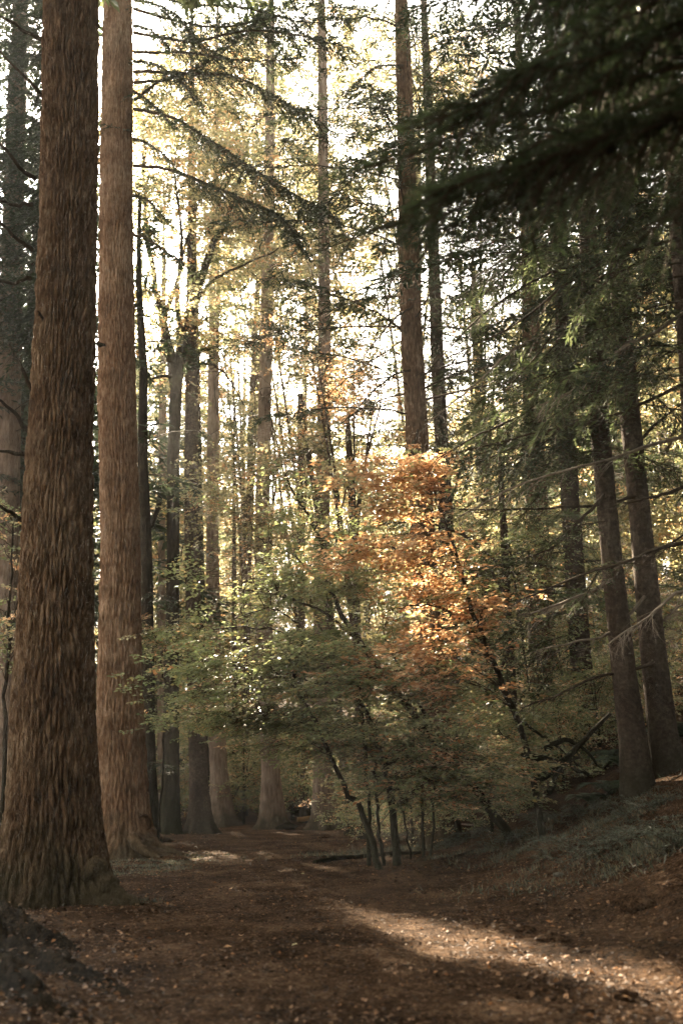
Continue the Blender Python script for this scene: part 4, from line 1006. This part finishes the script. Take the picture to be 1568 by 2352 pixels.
# ---- near tree at the right whose boughs hang out of focus in front
tn = straight(3.9, 3.4, .28, 22)
rn = thing('fir_tree', tn.base, 'near fir whose blurred dark boughs hang into the top right corner', 'tree')
obj('trunk', trunk_mesh(tn, 48, .12, None, .25, 6, (.06, .2, .012), 91), M['bark_spruce'], rn)
rq = random.Random(4)
ends = [(900, 420), (960, 350), (1000, 520), (1050, 250), (1080, 450), (930, 500), (860, 370), (830, 545), (1090, 190), (1150, 545), (1200, 60), (1250, 420), (1130, 330), (1440, 540), (1000, 300), (960, 450)]
while len(ends) < 31:
    x, y = rq.uniform(1150, 1560), rq.uniform(-60, 620)
    if y < 100 + (x-1150)*1.0: ends.append((x, y))
for k, (x, y) in enumerate(ends):
    ys = y - rq.uniform(240, 330); y0 = rq.uniform(3.3, 3.6); y1 = rq.uniform(3.6, 4.6)
    pts = [(1900, ys-40), (x+(1900-x)*.62, ys+(y-ys)*.2), (x+(1900-x)*.3, ys+(y-ys)*.55), (x, y)]
    bough(rn, pts, y0, y1, .016, 600+k, dens=2.4, start=.35, nl=.065, nw=.010, wid=.13, hang=.5, origin=lambda q: t_at(tn, min(q[2]+.45, tn.g+20))[0])

conifer(tn, rn, R(93), 10.0, 21.0, 80, 4.6, dens=.7, nl=.36, nw=.12, twigs=False, droop=.1)  # crown above the frame, added to cut light from the right
# ---- root of the tree off the left edge
tl = straight(-3.35, 6.7, .55, 26)
rl = thing('fir_tree', tl.base, 'unseen fir whose mossy root, darkened for shade, lies across the bottom left corner', 'tree')
obj('trunk', trunk_mesh(tl, 90, .08, None, .25, 6, (.07, .3, .03), 92, zfine=4), M['bark_dark'], rl)
conifer(tl, rl, R(92), 14.0, 25.5, 90, 4.6, dens=.7, nl=.36, nw=.12, twigs=False, droop=.15)  # crown above the frame, added to shade the bottom left corner
def gz(x, y):
    z = terrain(x, y)
    return z + 0.03*(vnoise(x*2.1+400, y*2.1+400, 100000, 3)-0.5) + 0.03*(vnoise(x*6+900, y*6+900, 100000, 5)-0.5)
def buried_root(pts, h0, w0, seed):               # a root that only shows as a mossy ridge in the litter
    P = catmull(pts, 44)[:, :2]; u = np.linspace(0, 1, 44)
    t = unit(np.gradient(P, axis=0)); nrm = np.stack([-t[:, 1], t[:, 0]], -1)
    nv = 49; v = np.linspace(-1, 1, nv); w = w0*(1-.75*u)
    Q = P[:, None] + nrm[:, None]*(w[:, None]*v[None])[..., None]
    prof = (np.cos(v*math.pi)*.5+.5)[None]*(h0*(1-u)**.7)[:, None]
    n_ = vnoise(Q[..., 0]*9+70, Q[..., 1]*9+70, 100000, seed)*.6 + vnoise(Q[..., 0]*24+70, Q[..., 1]*24+70, 100000, seed+1)*.4
    fine_ = vnoise(Q[..., 0]*60+70, Q[..., 1]*60+70, 100000, seed+2)
    ridges = np.abs(np.sin(v*9+3*vnoise(u*14, u*0, 100000, seed+3)[:, None]*2))[...]
    Z_ = gz(Q[..., 0], Q[..., 1]) - .015 + prof*(.45+.8*n_+.22*ridges+.25*(fine_-.5))
    V = np.concatenate([Q, Z_[..., None]], -1).reshape(-1, 3)
    rs = np.random.RandomState(seed); m = 150; a_ = rs.randint(2, 42, m); b_ = rs.randint(5, 44, m)
    LP = np.stack([Q[a_, b_, 0], Q[a_, b_, 1], Z_[a_, b_]+.012], -1); an = rs.rand(m)*6.28
    LV, LF = blades(LP, np.stack([np.cos(an), np.sin(an), rs.normal(0, .25, m)], -1), np.array([0, 0, 1.0])+rs.normal(0, .4, (m, 3)), .03+.03*rs.rand(m), .025+.015*rs.rand(m), .25)
    ml = MB(); ml.add(LV, LF)
    i = np.arange(43)[:, None]*nv; j = np.arange(nv-1)[None]
    mb = MB(); mb.add(V, np.stack([i+j, i+j+1, i+nv+1+j, i+nv+j], -1).reshape(-1, 4)); rt_ = obj('root', mb, M['root_shade'], rl); obj('caught_leaves', ml, M['litter'], rt_, kind='stuff')
for k, (q, h0, w0) in enumerate([(((-260, 2090), (-60, 2150), (110, 2220), (310, 2292)), .30, .42), (((-260, 2060), (-60, 2110), (60, 2140), (190, 2180)), .30, .40), (((-100, 2210), (0, 2250), (90, 2300), (200, 2345)), .20, .34)]):
    buried_root([on_ground(*p) for p in q], h0, w0, 40+k)

# ------------------------------------------------------------------ forest floor: litter, grass, ferns, wood
rng = R(700)
def wedge(n, y0, y1, pw=1.6):
    y = y0 + (y1-y0)*rng.random(n)**pw
    x = (rng.random(n)*2-1)*(y*0.40+0.6)
    return x, y
def gz(x, y):
    z = terrain(x, y)
    return z + 0.03*(vnoise(x*2.1+400, y*2.1+400, 100000, 3)-0.5) + 0.03*(vnoise(x*6+900, y*6+900, 100000, 5)-0.5)
x, y = wedge(80000, 3.6, 42)
cl = vnoise(x*1.3+50, y*1.3+50, 100000, 17)
k = rng.random(len(x)) < 0.35+0.9*cl*cl
x, y = x[k], y[k]
P = np.stack([x, y, gz(x, y)+0.004+0.018*rng.random(len(x))], -1)
a = rng.random(len(x))*6.28
D = np.stack([np.cos(a), np.sin(a), rng.normal(0.05, .25, len(x))], -1)
N = np.array([0, 0, 1.0]) + rng.normal(0, .38, P.shape)
sz = (0.013+0.034*rng.random(len(x))**2.5)*np.where(np.abs(x-(.55-.1*y)) < 1.3, .95, 1.15)
V, F = blades(P, D, N, sz*1.2, sz*.8, .25)
mb = MB(); mb.add(V, F); obj('leaf_litter', mb, M['litter'], kind='stuff', label='brown fallen leaves and needles strewn over the forest floor')
x, y = wedge(2600, 3.8, 30)
a = rng.random(len(x))*6.28; l_ = .04+.16*rng.random(len(x))**2
p0 = np.stack([x, y, gz(x, y)+.012], -1); x1 = x+np.cos(a)*l_; y1 = y+np.sin(a)*l_
p1 = np.stack([x1, y1, gz(x1, y1)+.012+.02*rng.random(len(x))], -1)
mb = MB(); V, F = prisms(p0, p1, .004, .002); mb.add(V, F); obj('twig_litter', mb, M['twig'], kind='stuff', label='small dropped twigs strewn over the forest floor')
# fallen leaves one can pick out on the path
lp = MB(); V, F = blades(np.zeros((1, 3)), np.array([[1.0, 0, .1]]), np.array([[.2, .1, 1.0]]), .1, .07, .25)
lp.add(V, F)
leafme = {c: lp.mesh('fallen_leaf', M[c]) for c in ('leaf_orange', 'leaf_yellow')}
for px, py, c, s, lb in [(532, 2046, 'leaf_orange', 1.5, 'single upright orange leaf lying on the middle of the path'), (552, 2155, 'leaf_orange', 1.1, None), (533, 2180, 'leaf_orange', 1.1, None), (700, 2010, 'leaf_yellow', .9, None), (670, 2178, 'leaf_yellow', .9, None),
                         (437, 1958, 'leaf_yellow', 1.0, None), (1190, 2185, 'leaf_orange', 1.0, None), (1150, 2175, 'leaf_orange', .9, None), (1250, 2050, 'leaf_yellow', .8, None), (1300, 1960, 'leaf_orange', .8, None), (1450, 2300, 'leaf_orange', .9, None), (860, 2135, 'leaf_orange', .9, None)]:
    g = on_ground(px, py); o = bpy.data.objects.new('fallen_leaf', leafme[c]); COL.objects.link(o)
    o.location = (g[0], g[1], g[2]+.02); o.rotation_euler = (rr.uniform(-.5, .3), rr.uniform(-.4, .2), rr.uniform(0, 6.28)); s *= .72; o.scale = (s, s, s)
    tag(o, lb or ('bright %s leaf fallen on the brown path' % ('orange' if c == 'leaf_orange' else 'pale yellow')), 'leaf', 'bright leaves fallen on the path')

def grass_at(pts, n, hgt, name, label):
    Ps = []
    for (px, py, rx, ry, w) in pts:
        c = on_ground(px, py); m = int(n*w)
        xx = c[0]+rng.normal(0, rx, m); yy = c[1]+rng.normal(0, ry, m)
        Ps.append(np.stack([xx, yy, gz(xx, yy)-.01], -1))
    P = np.concatenate(Ps); m = len(P)
    clump = vnoise(P[:, 0]*3+70, P[:, 1]*3+70, 100000, 23)
    k = rng.random(m) < 0.12+1.2*clump**2; P, clump = P[k], clump[k]; m = len(P)
    h = hgt*(0.2+0.9*clump)*(0.5+0.8*rng.random(m))
    D = np.stack([rng.normal(0, .6, m), rng.normal(0, .6, m), np.abs(rng.normal(.8, .3, m))], -1)
    N = rng.normal(0, 1, (m, 3))
    V, F = blades(P, D, N, h, .010+.006*rng.random(m), .05, .3)
    mb = MB(); mb.add(V, F); obj(name, mb, M['grass'], kind='stuff', label=label)
grass_at([(340, 1990, .7, .9, 1), (420, 1975, .7, .8, .7), (300, 2010, .4, .5, .6), (60, 2068, .3, .12, .25), (170, 2074, .35, .12, .3), (265, 2072, .25, .15, .25), (300, 1985, .5, .2, .3)], 3500, .07, 'grass', 'thin grey-green grass between the two giant firs')
grass_at([(900, 1955, .5, .4, 1), (1000, 1945, .6, .4, 1.2), (1120, 1950, .6, .4, 1), (1240, 1940, .6, .5, 1), (1350, 1975, .7, .5, 1.3), (1320, 1900, .6, .5, 1), (1430, 1870, .5, .4, .9), (1530, 1940, .5, .3, 1), (1480, 1880, .5, .4, .7), (1400, 2010, .5, .3, .7), (800, 1965, .6, .3, .4)], 1900, .13, 'grass', 'rough dark grass fringing the foot of the beeches and the slope')

def make_fern(px, py, Y, s, label, seed):
    rng = R(seed); c = at(px, py, Y); c[2] = float(terrain(c[0], Y))
    root = thing('fern', c, label, 'fern', 'ferns on the slope')
    for q in range(8):
        a = q*.785+rng.normal(0, .2); L = s*(.7+.4*rng.random())
        u = np.linspace(0, 1, 16)
        B = c + np.stack([np.cos(a)*L*u*.9, np.sin(a)*L*u*.9, L*(0.95*u-0.85*u*u)], -1)
        mb = MB(); V, F = tube(B, np.linspace(.006, .002, 16), 4); mb.add(V, F)
        d = unit(np.gradient(B, axis=0)); p = unit(np.cross(d, np.array([0, 0, 1.0])))
        for sg in (1, -1):
            ln = .34*L*np.sin(np.pi*np.clip(u*.9+.12, 0, 1))
            for off in (0, .5):
                V, F = blades(B+d*off*L/16, d*.45+sg*p, np.array([0, 0, 1.0])+rng.normal(0, .15, B.shape), ln, .055*L/.8, .1, .3); mb.add(V, F)
        obj('frond', mb, M['fern'], root)
for k, (px, py, Y, s, lb) in enumerate([(1395, 1760, 17.2, .8, 'large grey-green fern left of the slope spruces'), (1350, 1770, 17.5, .6, 'small fern beside the brush pile'), (1430, 1700, 18.5, .8, 'fern tucked behind the left slope spruce'), (1560, 1680, 18.5, .9, 'fern at the right edge behind the right slope spruce'),
                                        (1410, 1660, 20, .8, 'fern higher up between brush pile and spruce'), (1490, 1690, 19, .7, 'fern showing between the two slope spruces')]):
    make_fern(px, py, Y, s, lb, 800+k)

def feathery(px, py, s, label, seed):
    rng = R(seed); c = on_ground(px, py)
    root = thing('shrub', c, label, 'shrub', 'feathery grey-green plants on the bank')
    tm, nm_ = MB(), MB()
    for q in range(22):
        a = q*2.4+rng.normal(0, .2); L = s*(.6+.6*rng.random()); u = np.linspace(0, 1, 9)
        b0 = c + np.array([rng.normal(0, .25*s), rng.normal(0, .18*s), -.02]); b0[2] = gz(b0[0:1], b0[1:2])[0]-.01
        B = b0 + np.stack([np.cos(a)*L*u*.75, np.sin(a)*L*u*.75, L*(.8*u-.55*u*u)], -1)
        V, F = tube(B, np.linspace(.007, .002, 9), 4); tm.add(V, F)
        P_, D_, N_, tw = needle_branch(B, rng, 1.6, .05, .010, .28, .1, .2)
        V, F = blades(P_, D_, N_, .05*(.7+.6*rng.random(len(P_))), .010, .1); nm_.add(V, F)
    obj('stems', tm, M['twig'], root, kind='stuff'); obj('foliage', nm_, M['feathery'], root)
for k, (px, py, s_, lb) in enumerate([(1320, 1975, .55, 'largest feathery grey-green plant in the middle of the bank'), (1395, 1940, .4, 'small feathery plant right behind the largest one'), (1465, 1875, .45, 'feathery plant below the foot of the slope spruces'), (1548, 1945, .5, 'feathery plant cut by the right edge'),
                                      (985, 1935, .5, 'feathery plant under the twin dark stems'), (915, 1935, .5, 'leftmost feathery plant, at the forked stem by the path'), (1090, 1925, .4, 'feathery plant between the twin stems and the leaning beech foot'), (1250, 1890, .4, 'feathery plant at the foot of the brush pile'), (1170, 1935, .4, 'feathery plant in front of the leaning beech foot'), (1040, 1945, .35, 'low feathery plant nearest the path under the beeches'), (1340, 1865, .4, 'feathery plant between brush pile and left slope spruce')]):
    feathery(px, py, s_*1.5, lb, 850+k)
# brush pile and fallen sticks
def fallen(name, pts, r0, r1, mt, label, cat, group=None, k=14, n=7, seed=1):
    P = catmull(pts, k); rs = np.random.RandomState(seed); P[1:-1] += rs.normal(0, .012, P[1:-1].shape)
    mb = MB(); V, F = tube(P, np.linspace(r0, r1, k)*(1+rs.normal(0, .06, k)), n)
    mb.add(V, F)
    for e in (0, k-1):
        mb.add(V[e*n:(e+1)*n], np.array([list(range(n)) if e else list(range(n))[::-1]]))
    o = obj(name, mb, M[mt], None, P[0], label, cat, group)
    return o
A = lambda *q: [at(*p) for p in q]
fallen('fallen_branch', A((1230, 1790, 17), (1280, 1760, 17), (1340, 1700, 17), (1400, 1640, 17.2)), .07, .03, 'bark_dark', 'longest arched dead branch rising to the right in the brush pile', 'branch', 'dead branches of the brush pile', seed=1)
fallen('fallen_branch', A((1200, 1730, 17), (1250, 1745, 16.8), (1300, 1755, 16.8), (1350, 1780, 17)), .06, .03, 'bark_dark', 'low dead branch across the front of the brush pile', 'branch', 'dead branches of the brush pile', seed=2)
fallen('fallen_branch', A((1250, 1720, 17.4), (1300, 1700, 17.4), (1340, 1720, 17.4), (1380, 1765, 17.3)), .05, .02, 'bark_dark', 'dead branch bowed over the middle of the brush pile', 'branch', 'dead branches of the brush pile', seed=3)
fallen('fallen_branch', A((1260, 1820, 16.6), (1290, 1760, 16.7), (1330, 1740, 16.9)), .05, .02, 'bark_dark', 'short thick dead branch propped at the left of the brush pile', 'branch', 'dead branches of the brush pile', seed=4)
fallen('fallen_branch', A((1195, 1660, 17.8), (1260, 1700, 17.6), (1330, 1760, 17.4)), .03, .01, 'bark_dark', 'thin dead branch slanting down into the brush pile', 'branch', 'dead branches of the brush pile', seed=5)
Gd = lambda *q, up=0.02: [on_ground(*p)+np.array([0, 0, up]) for p in q]
fallen('fallen_branch', Gd((722, 1985), (790, 1975), (870, 1968), (965, 1962), up=.03), .045, .03, 'moss', 'long mossy stick lying at the edge of the path below the beeches', 'branch', seed=6)
fallen('stick', Gd((1060, 1895), (1110, 1902), (1130, 1915)), .018, .008, 'twig_pale', 'pale stick in the grass below the orange beech', 'stick', seed=7)
fallen('stick', Gd((1165, 1880), (1230, 1868), (1290, 1870)), .014, .006, 'twig_pale', 'thin pale twig on the bank right of the beech foot', 'stick', seed=8)
fallen('stick', Gd((1040, 1970), (1100, 1955), (1180, 1945)), .02, .01, 'twig', 'dark stick on the slope edge under the beeches', 'stick', seed=9)
fallen('cut_log', [at(683, 1882, 36.5), at(705, 1880, 36.6), at(722, 1878, 36.7)], .09, .08, 'cut_wood', 'short orange-tan cut log lying by the far firs', 'log', k=6, n=10, seed=10)

def lump(px, py, s, mt, label, cat, name, seed, flat=.5):
    c = on_ground(px, py); rs = np.random.RandomState(seed)
    n, mm = 14, 8
    th = np.linspace(0, 2*np.pi, n, endpoint=False); ph = np.linspace(.12, np.pi-.12, mm)
    TH, PH = np.meshgrid(th, ph)
    r = s*(1+.35*(vnoise(TH/6.283*5, PH*1.6, 5, seed)-.5)*2 + .08*rs.randn(*TH.shape))
    V = np.stack([c[0]+r*1.3*np.sin(PH)*np.cos(TH), c[1]+r*np.sin(PH)*np.sin(TH), c[2]+s*flat*.3+flat*r*np.cos(PH)], -1).reshape(-1, 3)
    i = np.arange(mm-1)[:, None]*n; j = np.arange(n)[None]; j2 = (j+1) % n
    F = np.stack([i+j, i+n+j, i+n+j2, i+j2], -1).reshape(-1, 4)
    mb = MB(); mb.add(V, F)
    mb.add(V[:n], np.array([list(range(n))])); mb.add(V[-n:], np.array([list(range(n))[::-1]]))
    obj(name, mb, M[mt], None, c, label, cat)
for q in [(1270, 2163, .10, 'earth', 'dark clod in the middle of the sunlit strip', 'clod'), (1205, 2140, .07, 'earth', 'small clod at the upper edge of the sunlit strip', 'clod'), (1460, 2085, .16, 'earth', 'large dark clod above the sunlit strip at the right', 'clod'), (1440, 2295, .08, 'earth', 'clod at the lower right end of the sunlit strip', 'clod'),
          (1285, 2012, .06, 'stone', 'small grey stone on the bare slope', 'stone'), (660, 1905, .30, 'moss', 'low mossy stone at the foot of the middle far fir', 'stone'), (700, 1870, .4, 'moss', 'mossy boulder beyond the cut log', 'boulder'), (1030, 1925, .10, 'earth', 'dark clod below the twin stems', 'clod'), (745, 1925, .12, 'earth', 'dark clod on the path below the right far fir', 'clod'), (800, 1905, .18, 'moss', 'mossy hump right of the right far fir', 'stone')]:
    lump(q[0], q[1], q[2], q[3], q[4], q[5], q[5], int(q[0]))

# ------------------------------------------------------------------ haze
if HAZE_DENSITY > 0:
    mb = MB()
    lo = np.array([-90, -40, -9.0]); hi = np.array([90, 150, 62.0])
    c = np.array([[x, y, z] for z in (lo[2], hi[2]) for y in (lo[1], hi[1]) for x in (lo[0], hi[0])])
    mb.add(c, np.array([[0, 2, 3, 1], [4, 5, 7, 6], [0, 1, 5, 4], [2, 6, 7, 3], [0, 4, 6, 2], [1, 3, 7, 5]]))
    m = bpy.data.materials.new('haze'); m.use_nodes = True
    n = m.node_tree.nodes; n.remove(n['Principled BSDF'])
    v = n.new('ShaderNodeVolumePrincipled')
    v.inputs['Color'].default_value = (0.93, 0.91, 0.84, 1); v.inputs['Density'].default_value = HAZE_DENSITY; v.inputs['Anisotropy'].default_value = 0.35
    m.node_tree.links.new(v.outputs[0], n['Material Output'].inputs['Volume'])
    obj('haze', mb, m, kind='stuff')
if 0:
    for me in sorted(bpy.data.meshes, key=lambda m: -len(m.loops))[:25]: print('MESH', me.name, len(me.loops)-2*len(me.polygons))
print('TRIS', sum(len(me.loops)-2*len(me.polygons) for me in bpy.data.meshes), 'objects', len(scene.objects))
